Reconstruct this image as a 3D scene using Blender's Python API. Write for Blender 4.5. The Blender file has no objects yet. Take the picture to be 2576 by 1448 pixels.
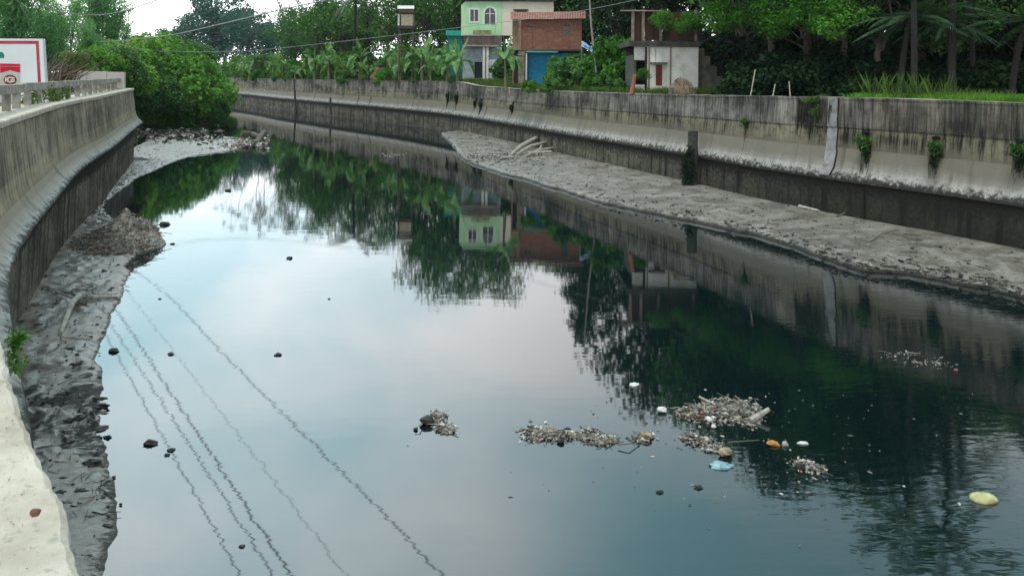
import bpy, math, random
import numpy as np
from mathutils import Vector, Matrix, Euler, noise as mnoise
rad = math.radians
rng = random.Random(11)
nrg = np.random.default_rng(5)
C = bpy.context.scene.collection
scene = bpy.context.scene

# ------------------------------------------------------------------ camera
F, HC, ROLL = 1860.0, 7.5, rad(0.5)          # focal length in px of a 2576 px wide picture, eye height over the water
cam_d = bpy.data.cameras.new('camera'); cam = bpy.data.objects.new('camera', cam_d); C.objects.link(cam)
cam_d.sensor_width = 36; cam_d.lens = F / 2576 * 36; cam_d.shift_y = -(724 - 192) / 2576
cam_d.clip_start = 0.05; cam_d.clip_end = 3000
cam.location = (0, 0, HC); cam.rotation_euler = (rad(90), -ROLL, 0)
scene.camera = cam

# ------------------------------------------------------------------ sky, sun, exposure
SUN_AZ, SUN_EL = -150.0, 64.0                  # veiled sun, high on the left
sdir = Vector((math.sin(rad(SUN_AZ)) * math.cos(rad(SUN_EL)), math.cos(rad(SUN_AZ)) * math.cos(rad(SUN_EL)), math.sin(rad(SUN_EL))))
world = bpy.data.worlds.new('World'); scene.world = world; world.use_nodes = True
wn, wl = world.node_tree.nodes, world.node_tree.links
wn.clear()
def W(t, **k):
    n = wn.new(t)
    for a, b in k.items(): setattr(n, a, b)
    return n
out = W('ShaderNodeOutputWorld'); bg = W('ShaderNodeBackground'); bg.inputs['Strength'].default_value = 0.1
sky = W('ShaderNodeTexSky'); sky.sky_type = 'NISHITA'; sky.sun_disc = False
sky.sun_elevation = rad(SUN_EL); sky.sun_rotation = rad(SUN_AZ); sky.air_density = 1.2; sky.dust_density = 3.0
tc = W('ShaderNodeTexCoord'); sep = W('ShaderNodeSeparateXYZ'); wl.new(tc.outputs['Generated'], sep.inputs[0])
def WM(op, a, b=None, clamp=False):
    n = W('ShaderNodeMath', operation=op, use_clamp=clamp)
    for i, v in enumerate((a, b)):
        if v is None: continue
        if isinstance(v, (int, float)): n.inputs[i].default_value = v
        else: wl.new(v, n.inputs[i])
    return n.outputs[0]
zz = WM('ADD', WM('MAXIMUM', sep.outputs[2], 0.0), 0.22)
cx = WM('DIVIDE', sep.outputs[0], zz); cy = WM('DIVIDE', sep.outputs[1], zz)
cmb = W('ShaderNodeCombineXYZ'); wl.new(cx, cmb.inputs[0]); wl.new(cy, cmb.inputs[1])
mp = W('ShaderNodeMapping'); mp.inputs['Location'].default_value = (3.3, 1.35, 0.0); wl.new(cmb.outputs[0], mp.inputs[0])
cn = W('ShaderNodeTexNoise'); cn.inputs['Scale'].default_value = 1.05; cn.inputs['Detail'].default_value = 5; cn.inputs['Roughness'].default_value = 0.5
wl.new(mp.outputs[0], cn.inputs['Vector'])
cr = W('ShaderNodeValToRGB'); wl.new(cn.outputs[0], cr.inputs[0])
cr.color_ramp.elements[0].position = 0.36; cr.color_ramp.elements[0].color = (0, 0, 0, 1)
cr.color_ramp.elements[1].position = 0.68; cr.color_ramp.elements[1].color = (1, 1, 1, 1)
dot = W('ShaderNodeVectorMath', operation='DOT_PRODUCT'); wl.new(tc.outputs['Generated'], dot.inputs[0]); dot.inputs[1].default_value = sdir
dot.inputs[1].default_value = (math.sin(rad(-24)) * math.cos(rad(26)), math.cos(rad(-24)) * math.cos(rad(26)), math.sin(rad(26)))   # the bright bank of cloud ahead on the left, apart from the sun
glow = WM('POWER', WM('MAXIMUM', dot.outputs['Value'], 0.0), 9.0)
low = WM('POWER', WM('SUBTRACT', 1.0, WM('MAXIMUM', sep.outputs[2], 0.0)), 4.0)      # overcast paler towards the horizon
bright = WM('ADD', WM('ADD', 0.80, WM('MULTIPLY', glow, 1.95)), WM('MULTIPLY', low, 0.9))
cc = W('ShaderNodeMix', data_type='RGBA')
wl.new(WM('ADD', cr.outputs[0], WM('MULTIPLY', low, 1.15), True), cc.inputs[0]); cc.inputs[6].default_value = (3.9, 8.0, 9.2, 1); cc.inputs[7].default_value = (13.0, 13.2, 13.4, 1)
mul = W('ShaderNodeVectorMath', operation='SCALE'); wl.new(cc.outputs[2], mul.inputs[0]); wl.new(bright, mul.inputs['Scale'])
mx = W('ShaderNodeMix', data_type='RGBA'); mx.inputs[0].default_value = 0.9
wl.new(sky.outputs[0], mx.inputs[6]); wl.new(mul.outputs[0], mx.inputs[7])
wl.new(mx.outputs[2], bg.inputs['Color']); wl.new(bg.outputs[0], out.inputs[0])

sun_d = bpy.data.lights.new('sun', 'SUN'); sun = bpy.data.objects.new('sun', sun_d); C.objects.link(sun)
sun_d.energy = 1.6; sun_d.angle = rad(14); sun_d.color = (1.0, 0.95, 0.87)
sun.rotation_euler = (-sdir).to_track_quat('-Z', 'Y').to_euler(); sun.location = (-30, 20, 60)
scene.view_settings.view_transform = 'Standard'; scene.view_settings.look = 'None'
scene.view_settings.exposure = 0.0; scene.view_settings.gamma = 1.0; scene.view_settings.use_curve_mapping = False
scene.cycles.use_denoising = True; scene.cycles.max_bounces = 6; scene.cycles.diffuse_bounces = 3
scene.cycles.glossy_bounces = 3; scene.cycles.transmission_bounces = 3; scene.cycles.caustics_reflective = False; scene.cycles.caustics_refractive = False

# ------------------------------------------------------------------ surveying the photograph
def ray(x, y):
    u, v = x - 1288.0, y - 192.0
    return (u * math.cos(ROLL) + v * math.sin(ROLL)) / F, (v * math.cos(ROLL) - u * math.sin(ROLL)) / F
def at(x, y, z=0.0):                           # the point of height z seen at a pixel
    r, d = ray(x, y); Y = (HC - z) / d
    return Vector((r * Y, Y, z))
def atd(x, y, Y):                              # the point at distance Y seen at a pixel
    r, d = ray(x, y)
    return Vector((r * Y, Y, HC - d * Y))

# ------------------------------------------------------------------ helpers
class MB:
    def __init__(s): s.v, s.f, s.uv, s.mi = [], [], [], []
    def face(s, pts, uv=None, mi=0):
        b = len(s.v); s.v += [tuple(p) for p in pts]; s.f.append(tuple(range(b, b + len(pts))))
        s.uv.append(uv); s.mi.append(mi)
    def grid(s, rows, uvf=None, mi=0, close=False):
        b = len(s.v); n = len(rows[0])
        for r in rows: s.v += [tuple(p) for p in r]
        for i in range(len(rows) - 1):
            for j in range(n if close else n - 1):
                k = (j + 1) % n
                s.f.append((b + i * n + j, b + i * n + k, b + (i + 1) * n + k, b + (i + 1) * n + j))
                s.uv.append(None if uvf is None else [uvf(i, j), uvf(i, j + 1), uvf(i + 1, j + 1), uvf(i + 1, j)]); s.mi.append(mi)
    def box(s, c, size, rz=0.0, mi=0, rot=None):
        m = rot if rot is not None else Matrix.Rotation(rz, 3, 'Z')
        c = Vector(c); hx, hy, hz = size[0] / 2, size[1] / 2, size[2] / 2
        P = [c + m @ Vector((a * hx, b * hy, d * hz)) for a in (-1, 1) for b in (-1, 1) for d in (-1, 1)]
        b = len(s.v); s.v += [tuple(p) for p in P]
        for q in ((0, 1, 3, 2), (4, 6, 7, 5), (0, 4, 5, 1), (2, 3, 7, 6), (0, 2, 6, 4), (1, 5, 7, 3)):
            s.f.append(tuple(b + i for i in q)); s.uv.append(None); s.mi.append(mi)
    def tube(s, pts, radii, n=6, mi=0, cap=True):
        pts = [Vector(p) for p in pts]; rows = []
        if isinstance(radii, (int, float)): radii = [radii] * len(pts)
        for i, p in enumerate(pts):
            t = (pts[min(i + 1, len(pts) - 1)] - pts[max(i - 1, 0)])
            if t.length < 1e-9: t = Vector((0, 0, 1))
            t.normalize()
            a = Vector((0, 1, 0)) if abs(t.y) < 0.9 else Vector((1, 0, 0))
            x = t.cross(a).normalized(); y = t.cross(x)
            rows.append([p + (x * math.cos(2 * math.pi * k / n) + y * math.sin(2 * math.pi * k / n)) * radii[i] for k in range(n)])
        s.grid(rows, mi=mi, close=True)
        if cap:
            b = len(s.v)
            for r in (rows[0][::-1], rows[-1]): s.face(r, mi=mi)
    def arr(s, V, Fq, mi=0):                    # numpy vertices and quads
        b = len(s.v); s.v += [tuple(p) for p in V.tolist()]
        Fq = (Fq + b).tolist(); s.f += [tuple(q) for q in Fq]; s.uv += [None] * len(Fq); s.mi += [mi] * len(Fq)
    def build(s, name, mats, parent=None, smooth=False):
        me = bpy.data.meshes.new(name)
        o3 = parent_world(parent)
        vv = [(p[0] - o3.x, p[1] - o3.y, p[2] - o3.z) for p in s.v] if parent else s.v
        me.from_pydata(vv, [], s.f)
        if any(u is not None for u in s.uv):
            ul = me.uv_layers.new(name='UVMap'); k = 0; flat = []
            for fc, u in zip(s.f, s.uv):
                flat += [c for q in (u or [(0, 0)] * len(fc)) for c in q]
            ul.data.foreach_set('uv', flat)
        for m in (mats if isinstance(mats, (list, tuple)) else [mats]): me.materials.append(m)
        if any(s.mi): me.polygons.foreach_set('material_index', s.mi)
        if smooth: me.polygons.foreach_set('use_smooth', [True] * len(s.f))
        me.update()
        o = bpy.data.objects.new(name, me); C.objects.link(o)
        if parent: o.parent = parent
        return o
def parent_world(p):
    v = Vector((0, 0, 0))
    while p is not None: v = v + Vector(p.location); p = p.parent
    return v
def tag(o, label=None, cat=None, group=None, kind=None):
    if label: o['label'] = label
    if cat: o['category'] = cat
    if group: o['group'] = group
    if kind: o['kind'] = kind
    return o
def empty(name, loc, label, cat, group=None):
    o = bpy.data.objects.new(name, None); C.objects.link(o); o.location = loc; o.empty_display_size = 0.3
    return tag(o, label, cat, group)
def kids(o): return [c for c in bpy.data.objects if c.parent == o]
_kid = {}
def copy_thing(src, loc, rz=0.0, sc=1.0, label=None):
    if src.name not in _kid: _kid[src.name] = [(c, kids(c)) for c in kids(src)]
    r = src.copy(); C.objects.link(r); r.location = loc; r.rotation_euler = (0, 0, rz)
    r.scale = (sc, sc, sc) if isinstance(sc, (int, float)) else sc
    if label: r['label'] = label
    for c, gc in _kid[src.name]:
        d = c.copy(); C.objects.link(d); d.parent = r
        for g in gc:
            e = g.copy(); C.objects.link(e); e.parent = d
    return r
class Placer:                                   # first use moves the prototype itself, later uses copy it
    def __init__(s, proto): s.p, s.used = proto, False
    def __call__(s, loc, rz=0.0, sc=1.0, label=None):
        if not s.used:
            kids_cached = [(c, kids(c)) for c in kids(s.p)]; _kid[s.p.name] = kids_cached
            s.used = True; o = s.p; o.location = loc; o.rotation_euler = (0, 0, rz)
            o.scale = (sc, sc, sc) if isinstance(sc, (int, float)) else sc
            if label: o['label'] = label
            return o
        return copy_thing(s.p, loc, rz, sc, label)
ORD = ['first', 'second', 'third', 'fourth', 'fifth', 'sixth', 'seventh', 'eighth', 'ninth', 'tenth', 'eleventh', 'twelfth', 'thirteenth',
       'fourteenth', 'fifteenth', 'sixteenth', 'seventeenth', 'eighteenth', 'nineteenth', 'twentieth', 'twenty-first', 'twenty-second',
       'twenty-third', 'twenty-fourth', 'twenty-fifth', 'twenty-sixth', 'twenty-seventh', 'twenty-eighth', 'twenty-ninth', 'thirtieth',
       'thirty-first', 'thirty-second', 'thirty-third', 'thirty-fourth', 'thirty-fifth', 'thirty-sixth']
ORD += [a + b for a in ('forty-', 'fifty-', 'sixty-', 'seventy-') for b in ORD[:9]]
ORD[36:36] = ['thirty-seventh', 'thirty-eighth', 'thirty-ninth', 'fortieth']; ORD.insert(49, 'fiftieth'); ORD.insert(59, 'sixtieth'); ORD.insert(69, 'seventieth')
def catmull(pts, step):
    pts = [Vector(p) for p in pts]; P = [pts[0] * 2 - pts[1]] + pts + [pts[-1] * 2 - pts[-2]]; o = []
    for i in range(1, len(P) - 2):
        n = max(1, int((P[i + 1] - P[i]).length / step))
        for k in range(n):
            t = k / n; a, b, c, d = P[i - 1], P[i], P[i + 1], P[i + 2]
            o.append(0.5 * (2 * b + (c - a) * t + (2 * a - 5 * b + 4 * c - d) * t * t + (3 * b - a - 3 * c + d) * t ** 3))
    o.append(pts[-1]); return o
def fnoise(x, y, z=0.0, o=4): return mnoise.fractal((x, y, z), 1.0, 2.0, o)

# ------------------------------------------------------------------ materials
def NM(name):
    m = bpy.data.materials.new(name); m.use_nodes = True
    nt = m.node_tree; b = nt.nodes['Principled BSDF']
    return m, nt, b
def node(nt, t, **k):
    n = nt.nodes.new(t)
    for a, v in k.items(): setattr(n, a, v)
    return n
def ramp(nt, fac, stops, interp='LINEAR'):
    r = node(nt, 'ShaderNodeValToRGB'); e = r.color_ramp.elements; r.color_ramp.interpolation = interp
    while len(e) < len(stops): e.new(0.5)
    for i, (p, c) in enumerate(stops):
        e[i].position = p; e[i].color = (*c, 1) if isinstance(c, tuple) else (c, c, c, 1)
    nt.links.new(fac, r.inputs[0]); return r.outputs[0]
def coords(nt, kind='Object', scale=(1, 1, 1), loc=(0, 0, 0)):
    t = node(nt, 'ShaderNodeTexCoord'); m = node(nt, 'ShaderNodeMapping')
    m.inputs['Scale'].default_value = scale; m.inputs['Location'].default_value = loc
    nt.links.new(t.outputs[kind], m.inputs[0]); return m.outputs[0]
def tnoise(nt, vec, scale=1.0, detail=4, rough=0.55, dist=0.0):
    n = node(nt, 'ShaderNodeTexNoise'); n.inputs['Scale'].default_value = scale; n.inputs['Detail'].default_value = detail
    n.inputs['Roughness'].default_value = rough; n.inputs['Distortion'].default_value = dist
    nt.links.new(vec, n.inputs['Vector']); return n.outputs[0]
def mixc(nt, fac, a, b, mode='MIX'):
    m = node(nt, 'ShaderNodeMix', data_type='RGBA', blend_type=mode)
    for i, v in ((0, fac), (6, a), (7, b)):
        if isinstance(v, (int, float)): m.inputs[i].default_value = v
        elif isinstance(v, tuple): m.inputs[i].default_value = (*v, 1)
        else: nt.links.new(v, m.inputs[i])
    return m.outputs[2]
def mathn(nt, op, a, b=0.0, clamp=False):
    m = node(nt, 'ShaderNodeMath', operation=op, use_clamp=clamp)
    for i, v in enumerate((a, b)):
        if isinstance(v, (int, float)): m.inputs[i].default_value = v
        else: nt.links.new(v, m.inputs[i])
    return m.outputs[0]
def bump(nt, b, h, strength=0.4, dist=0.03):
    n = node(nt, 'ShaderNodeBump'); n.inputs['Strength'].default_value = strength; n.inputs['Distance'].default_value = dist
    nt.links.new(h, n.inputs['Height']); nt.links.new(n.outputs[0], b.inputs['Normal'])
def simple(name, stops, scale=3.0, rough=0.8, bs=0.3, bd=0.02, kind='Object', sc=(1, 1, 1), spec=0.3, metallic=0.0):
    m, nt, b = NM(name)
    v = coords(nt, kind, sc); n = tnoise(nt, v, scale, 5)
    nt.links.new(ramp(nt, n, stops), b.inputs['Base Color'])
    b.inputs['Roughness'].default_value = rough; b.inputs['Specular IOR Level'].default_value = spec; b.inputs['Metallic'].default_value = metallic
    if bs: bump(nt, b, n, bs, bd)
    return m
def islands(name, stops, rough=0.8, spec=0.3, interp='CONSTANT'):
    m, nt, b = NM(name); g = node(nt, 'ShaderNodeNewGeometry')
    nt.links.new(ramp(nt, g.outputs['Random Per Island'], stops, interp), b.inputs['Base Color'])
    b.inputs['Roughness'].default_value = rough; b.inputs['Specular IOR Level'].default_value = spec
    return m
def leafmat(name, c0, c1, c2, rough=0.45, trans=0.35, scale=0.35, spec=0.35):
    m, nt, b = NM(name)
    g = node(nt, 'ShaderNodeNewGeometry'); oi = node(nt, 'ShaderNodeObjectInfo')
    n = tnoise(nt, coords(nt, 'Object'), scale, 2)
    a = mathn(nt, 'ADD', mathn(nt, 'MULTIPLY', n, 0.75), mathn(nt, 'MULTIPLY', g.outputs['Random Per Island'], 0.35))
    a = mathn(nt, 'ADD', a, mathn(nt, 'MULTIPLY', mathn(nt, 'SUBTRACT', oi.outputs['Random'], 0.5), 0.22))
    col = ramp(nt, a, [(0.25, c0), (0.55, c1), (0.85, c2)])
    nt.links.new(col, b.inputs['Base Color']); b.inputs['Roughness'].default_value = rough; b.inputs['Specular IOR Level'].default_value = spec
    tr = node(nt, 'ShaderNodeBsdfTranslucent'); mxs = node(nt, 'ShaderNodeMixShader'); mxs.inputs[0].default_value = trans
    nt.links.new(mixc(nt, 1.0, col, (1.15, 1.25, 0.6), 'MULTIPLY'), tr.inputs[0])
    o = nt.nodes['Material Output']
    nt.links.new(b.outputs[0], mxs.inputs[1]); nt.links.new(tr.outputs[0], mxs.inputs[2]); nt.links.new(mxs.outputs[0], o.inputs[0])
    return m

def concrete_streak(name, light, mid, dark, bias=0.0, moss=(0.05, 0.055, 0.03), silt=None):
    m, nt, b = NM(name)
    uv = lambda s, l=(0, 0, 0): coords(nt, 'UV', s, l)
    fine = tnoise(nt, uv((6.0, 0.36, 1)), 1.0, 6, 0.74, 0.3)
    broad = tnoise(nt, uv((0.9, 0.12, 1), (7, 3, 0)), 1.0, 4, 0.6)
    blot = tnoise(nt, uv((1.4, 1.4, 1), (2, 9, 0)), 1.0, 6, 0.65)
    patch = tnoise(nt, uv((0.16, 0.35, 1), (5, 5, 0)), 1.0, 4, 0.6)
    a = mathn(nt, 'ADD', mathn(nt, 'MULTIPLY', fine, 0.42), mathn(nt, 'ADD', mathn(nt, 'MULTIPLY', broad, 0.25), mathn(nt, 'MULTIPLY', patch, 0.33)))
    col = ramp(nt, a, [(0.43 + bias, dark), (0.50 + bias, mid), (0.585 + bias, light)])
    col = mixc(nt, ramp(nt, blot, [(0.50, 0.0), (0.68, 0.75)]), col, moss)
    if silt:
        sv = node(nt, 'ShaderNodeSeparateXYZ'); tv_ = node(nt, 'ShaderNodeTexCoord'); nt.links.new(tv_.outputs['UV'], sv.inputs[0])
        hh = mathn(nt, 'ADD', mathn(nt, 'SUBTRACT', sv.outputs[1], silt[0]), mathn(nt, 'MULTIPLY', mathn(nt, 'SUBTRACT', broad, .5), 1.2))
        col = mixc(nt, ramp(nt, hh, [(0.0, 1.0), (silt[1], 0.0)]), col, silt[2])
    gr = tnoise(nt, uv((30, 30, 1)), 1.0, 3)
    col = mixc(nt, 0.25, col, ramp(nt, gr, [(0.3, 0.05), (0.7, 0.55)]), 'OVERLAY')
    nt.links.new(col, b.inputs['Base Color']); b.inputs['Roughness'].default_value = 0.9; b.inputs['Specular IOR Level'].default_value = 0.2
    bump(nt, b, mathn(nt, 'ADD', gr, blot), 0.5, 0.03)
    return m
def apron_mat(name, zlo, zhi, silt=(.185, .166, .122), lip=.20):
    m, nt, b = NM(name)
    uv = lambda s, l=(0, 0, 0): coords(nt, 'UV', s, l)
    sep = node(nt, 'ShaderNodeSeparateXYZ'); t = node(nt, 'ShaderNodeTexCoord'); nt.links.new(t.outputs['UV'], sep.inputs[0])
    v = mathn(nt, 'DIVIDE', mathn(nt, 'SUBTRACT', sep.outputs[1], zlo), zhi - zlo)
    fine = tnoise(nt, uv((3.0, 0.5, 1)), 1.0, 5, 0.65); gp = node(nt, 'ShaderNodeNewGeometry').outputs['Position']; broad = tnoise(nt, gp, .45, 4, 0.6); spot = tnoise(nt, gp, 4.2, 6, 0.7)
    col = ramp(nt, mathn(nt, 'ADD', mathn(nt, 'MULTIPLY', fine, .45), mathn(nt, 'ADD', mathn(nt, 'MULTIPLY', spot, .2), mathn(nt, 'MULTIPLY', broad, .35))), [(.40, (.20, .195, .175)), (.5, (.36, .35, .33)), (.60, (.50, .49, .47))])
    hi = mathn(nt, 'ADD', v, mathn(nt, 'MULTIPLY', mathn(nt, 'SUBTRACT', broad, .5), .7))
    col = mixc(nt, ramp(nt, hi, [(.22, 0.0), (.72, .88)]), col, silt)             # silt stain on the upper part
    lo = mathn(nt, 'ADD', v, mathn(nt, 'MULTIPLY', mathn(nt, 'SUBTRACT', spot, .5), 1.1))
    col = mixc(nt, ramp(nt, lo, [(lip - .18, .95), (lip, 0.0)]), col, (.022, .023, .018))            # moss creeping over the lip
    drip = tnoise(nt, uv((1.1, 0.05, 1), (9, 2, 0)), 1.0, 3, .5)
    col = mixc(nt, ramp(nt, drip, [(.60, 0.0), (.68, .7)]), col, (.05, .048, .04))
    nt.links.new(col, b.inputs['Base Color']); b.inputs['Roughness'].default_value = .75; b.inputs['Specular IOR Level'].default_value = .3
    bump(nt, b, spot, .4, .03); return m
M = {}
M['streak'] = concrete_streak('concrete_streaked', (0.43, 0.40, 0.35), (0.20, 0.185, 0.165), (0.05, 0.046, 0.043), bias=0.01)
M['yellow'] = concrete_streak('concrete_lichened', (0.34, 0.31, 0.22), (0.215, 0.195, 0.14), (0.02, 0.02, 0.016), bias=0.0, moss=(.03, .032, .02), silt=(3.75, .6, (.185, .166, .122)))
M['streak_dark'] = concrete_streak('concrete_streaked_dark', (0.34, 0.305, 0.25), (0.13, 0.117, 0.098), (0.032, 0.03, 0.027), bias=0.015)  # darker variant of the streaked concrete for the near right panels
M['apron'] = apron_mat('concrete_apron_right', 2.30, 3.70, lip=.27)
M['apron_left'] = apron_mat('concrete_apron_left', 3.36, 4.02, (.28, .245, .17), .34)
M['lower'] = concrete_streak('concrete_black_moss', (0.24, 0.225, 0.17), (0.06, 0.057, 0.045), (0.010, 0.011, 0.009), bias=0.06, moss=(0.010, 0.013, 0.009))
def footing_mat(name, ztop, light, k=1.0, moss=.75, near_dark=False):
    m, nt, b = NM(name)
    uv = lambda s, l=(0, 0, 0): coords(nt, 'UV', s, l)
    sep = node(nt, 'ShaderNodeSeparateXYZ'); t = node(nt, 'ShaderNodeTexCoord'); nt.links.new(t.outputs['UV'], sep.inputs[0])
    big = tnoise(nt, uv((.45, .8, 1)), 1.0, 5, .62); vert = tnoise(nt, uv((1.6, .12, 1), (3, 3, 0)), 1.0, 4, .6); gr = tnoise(nt, uv((5, 5, 1), (1, 6, 0)), 1.0, 5, .7)
    col = ramp(nt, mathn(nt, 'ADD', mathn(nt, 'MULTIPLY', big, .55), mathn(nt, 'MULTIPLY', gr, .45)), [(.38, (.030 * k, .029 * k, .023 * k)), (.48, (.095 * k, .09 * k, .068 * k)), (.62, light)])
    col = mixc(nt, ramp(nt, vert, [(.50, 0.0), (.60, .92)]), col, (.011, .012, .010))
    d = mathn(nt, 'ADD', mathn(nt, 'SUBTRACT', ztop, sep.outputs[1]), mathn(nt, 'MULTIPLY', mathn(nt, 'SUBTRACT', gr, .5), 1.6))
    col = mixc(nt, ramp(nt, d, [(moss - .5, .97), (moss, 0.0)]), col, (.009, .010, .008))  # black top band: moss, and on the left wall also painted undercut shade
    if near_dark:                                        # colour gets darker along the near right reach
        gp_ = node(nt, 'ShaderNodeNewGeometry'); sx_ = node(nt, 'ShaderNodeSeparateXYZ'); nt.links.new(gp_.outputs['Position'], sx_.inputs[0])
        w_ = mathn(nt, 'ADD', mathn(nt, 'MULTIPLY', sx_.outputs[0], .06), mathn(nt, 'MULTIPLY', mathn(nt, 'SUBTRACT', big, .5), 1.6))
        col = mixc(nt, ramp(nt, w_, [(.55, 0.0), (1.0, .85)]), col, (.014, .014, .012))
    nt.links.new(col, b.inputs['Base Color']); b.inputs['Roughness'].default_value = .8; b.inputs['Specular IOR Level'].default_value = .25
    bump(nt, b, gr, .6, .04); return m
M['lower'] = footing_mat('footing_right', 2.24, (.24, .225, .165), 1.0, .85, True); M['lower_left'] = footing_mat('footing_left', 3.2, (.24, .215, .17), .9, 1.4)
M['leftyellow'] = concrete_streak('concrete_ochre', (0.46, 0.41, 0.28), (0.31, 0.27, 0.185), (0.09, 0.08, 0.06), bias=-0.02, moss=(.15, .13, .085), silt=(3.95, .4, (.28, .245, .17)))
M['leftstreak'] = concrete_streak('concrete_brown_streaked', (0.46, 0.405, 0.30), (0.25, 0.218, 0.16), (0.075, 0.065, 0.05), bias=-0.01, moss=(.10, .09, .06))
m, nt, b = NM('concrete_cream'); M['cream'] = m
v_ = coords(nt, 'Object'); c1 = tnoise(nt, v_, 3.0, 6, .65); c2 = tnoise(nt, v_, 45.0, 4, .7); c3 = tnoise(nt, coords(nt, 'Object', (1, 1, 1), (5, 2, 0)), 1.1, 5, .6)
cc_ = ramp(nt, c1, [(.3, (.47, .42, .34)), (.5, (.64, .59, .495)), (.7, (.75, .71, .62))])
cc_ = mixc(nt, ramp(nt, c2, [(.30, .55), (.42, 0.0)]), cc_, (.28, .24, .19)); cc_ = mixc(nt, ramp(nt, c3, [(.52, 0.0), (.70, .6)]), cc_, (.36, .325, .25))
c4 = tnoise(nt, v_, 13.0, 5, .7); cc_ = mixc(nt, ramp(nt, c4, [(.32, .6), (.40, 0.0)]), cc_, (.22, .19, .145))
nt.links.new(cc_, b.inputs['Base Color']); b.inputs['Roughness'].default_value = .95; b.inputs['Specular IOR Level'].default_value = .1
bump(nt, b, mathn(nt, 'ADD', c2, c1), .7, .012)
M['capstone'] = simple('concrete_cap', [(0.3, (0.42, 0.39, 0.33)), (0.6, (0.62, 0.59, 0.52))], 2.0, 0.9)
M['rail'] = simple('concrete_rail', [(0.3, (0.16, 0.145, 0.12)), (0.5, (0.33, 0.31, 0.27)), (0.72, (0.5, 0.47, 0.42))], 2.2, 0.9, 0.5, 0.02)
M['patch'] = simple('cement_repair', [(0.35, (0.17, 0.172, 0.17)), (0.65, (0.36, 0.362, 0.36))], 2.5, 0.85)
# water
m, nt, b = NM('black_canal_water'); M['water'] = m
b.inputs['Base Color'].default_value = (0.003, 0.010, 0.011, 1); b.inputs['Roughness'].default_value = 0.03; b.inputs['IOR'].default_value = 2.1
n1 = tnoise(nt, coords(nt, 'Object', (0.5, 2.0, 1)), 1.0, 3, 0.5)
n2 = tnoise(nt, coords(nt, 'Object', (1.6, 4.6, 1), (3, 1, 0)), 1.0, 2, 0.45, 0.6)
spx = node(nt, 'ShaderNodeSeparateXYZ'); tcw = node(nt, 'ShaderNodeTexCoord'); nt.links.new(tcw.outputs['Object'], spx.inputs[0])
wob = tnoise(nt, coords(nt, 'Object', (0.25, 0.25, 1)), 1.0, 2)
side = mathn(nt, 'ADD', mathn(nt, 'SUBTRACT', spx.outputs[0], mathn(nt, 'MULTIPLY', spx.outputs[1], 0.30)), mathn(nt, 'MULTIPLY', wob, 4.0))
msk = ramp(nt, mathn(nt, 'MULTIPLY', side, 0.1), [(0.10, 0.0), (0.42, 1.0)])   # breeze ripples in the near right reach
h = mathn(nt, 'ADD', mathn(nt, 'MULTIPLY', n1, 0.05), mathn(nt, 'MULTIPLY', n2, mathn(nt, 'ADD', 0.006, mathn(nt, 'MULTIPLY', msk, 0.085))))
bump(nt, b, h, 0.55, 0.06)
# mud
def mudmat(name, c0, c1, c2, r0, r1, wet, slime):
    m, nt, b = NM(name)
    v = coords(nt, 'Object'); n = tnoise(nt, v, 0.7, 6, 0.62, .6); g = tnoise(nt, coords(nt, 'Object', (1, 1.5, 1)), 5.5, 6, 0.7, .8)
    sl = tnoise(nt, coords(nt, 'Object', (1, .8, 1), (9, 4, 0)), 1.5, 6, .68, 1.2)
    sp = node(nt, 'ShaderNodeSeparateXYZ'); nt.links.new(v, sp.inputs[0])
    col = ramp(nt, mathn(nt, 'ADD', mathn(nt, 'MULTIPLY', n, 0.5), mathn(nt, 'MULTIPLY', g, 0.5)), [(0.38, c0), (0.5, c1), (0.62, c2)])
    if name.endswith('glossy_mud'):                                    # churned black sludge band
        yb = mathn(nt, 'ABSOLUTE', mathn(nt, 'SUBTRACT', sp.outputs[1], 16.2)); sl = mathn(nt, 'ADD', sl, ramp(nt, mathn(nt, 'MULTIPLY', yb, .3), [(.35, .16), (.85, 0.0)]))
    sm = ramp(nt, sl, [(slime, 0.0), (slime + .09, .9)]); col = mixc(nt, sm, col, (.020, .020, .018))
    w = mathn(nt, 'ADD', sp.outputs[2], mathn(nt, 'MULTIPLY', mathn(nt, 'SUBTRACT', g, .5), .16))
    wm = ramp(nt, w, [(wet * .45, 1.0), (wet, 0.0)]); col = mixc(nt, mathn(nt, 'MULTIPLY', wm, .82), col, (.018, .018, .017))
    nt.links.new(col, b.inputs['Base Color'])
    rg = ramp(nt, n, [(0.4, r0), (0.65, r1)]); rg = mixc(nt, sm, rg, (.75, .75, .75)); nt.links.new(mixc(nt, wm, rg, (.5, .5, .5)), b.inputs['Roughness'])
    nt.links.new(ramp(nt, mathn(nt, 'MAXIMUM', sm, wm), [(0.0, .45), (1.0, .12)]), b.inputs['Specular IOR Level'])
    bump(nt, b, mathn(nt, 'ADD', g, mathn(nt, 'MULTIPLY', sl, .6)), 0.3 if name.endswith('glossy_mud') else 0.7, 0.05); return m
M['mud'] = mudmat('grey_wet_mud', (0.085, 0.078, 0.064), (0.205, 0.19, 0.16), (0.34, 0.32, 0.28), 0.36, 0.65, .15, .64)
M['mud_left'] = mudmat('grey_glossy_mud', (0.085, 0.077, 0.064), (0.225, 0.207, 0.178), (0.36, 0.335, 0.295), 0.3, 0.6, .045, .62)
M['soil'] = simple('bank_soil', [(0.3, (0.05, 0.045, 0.03)), (0.6, (0.12, 0.105, 0.075))], 1.2, 0.95)
M['turf'] = simple('bank_turf', [(0.3, (0.018, 0.035, 0.010)), (0.55, (0.045, 0.085, 0.02)), (0.8, (0.08, 0.09, 0.035))], 0.6, 0.95)
M['road'] = simple('road_grey', [(0.3, (0.09, 0.088, 0.08)), (0.7, (0.16, 0.155, 0.14))], 2.0, 0.9)
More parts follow.
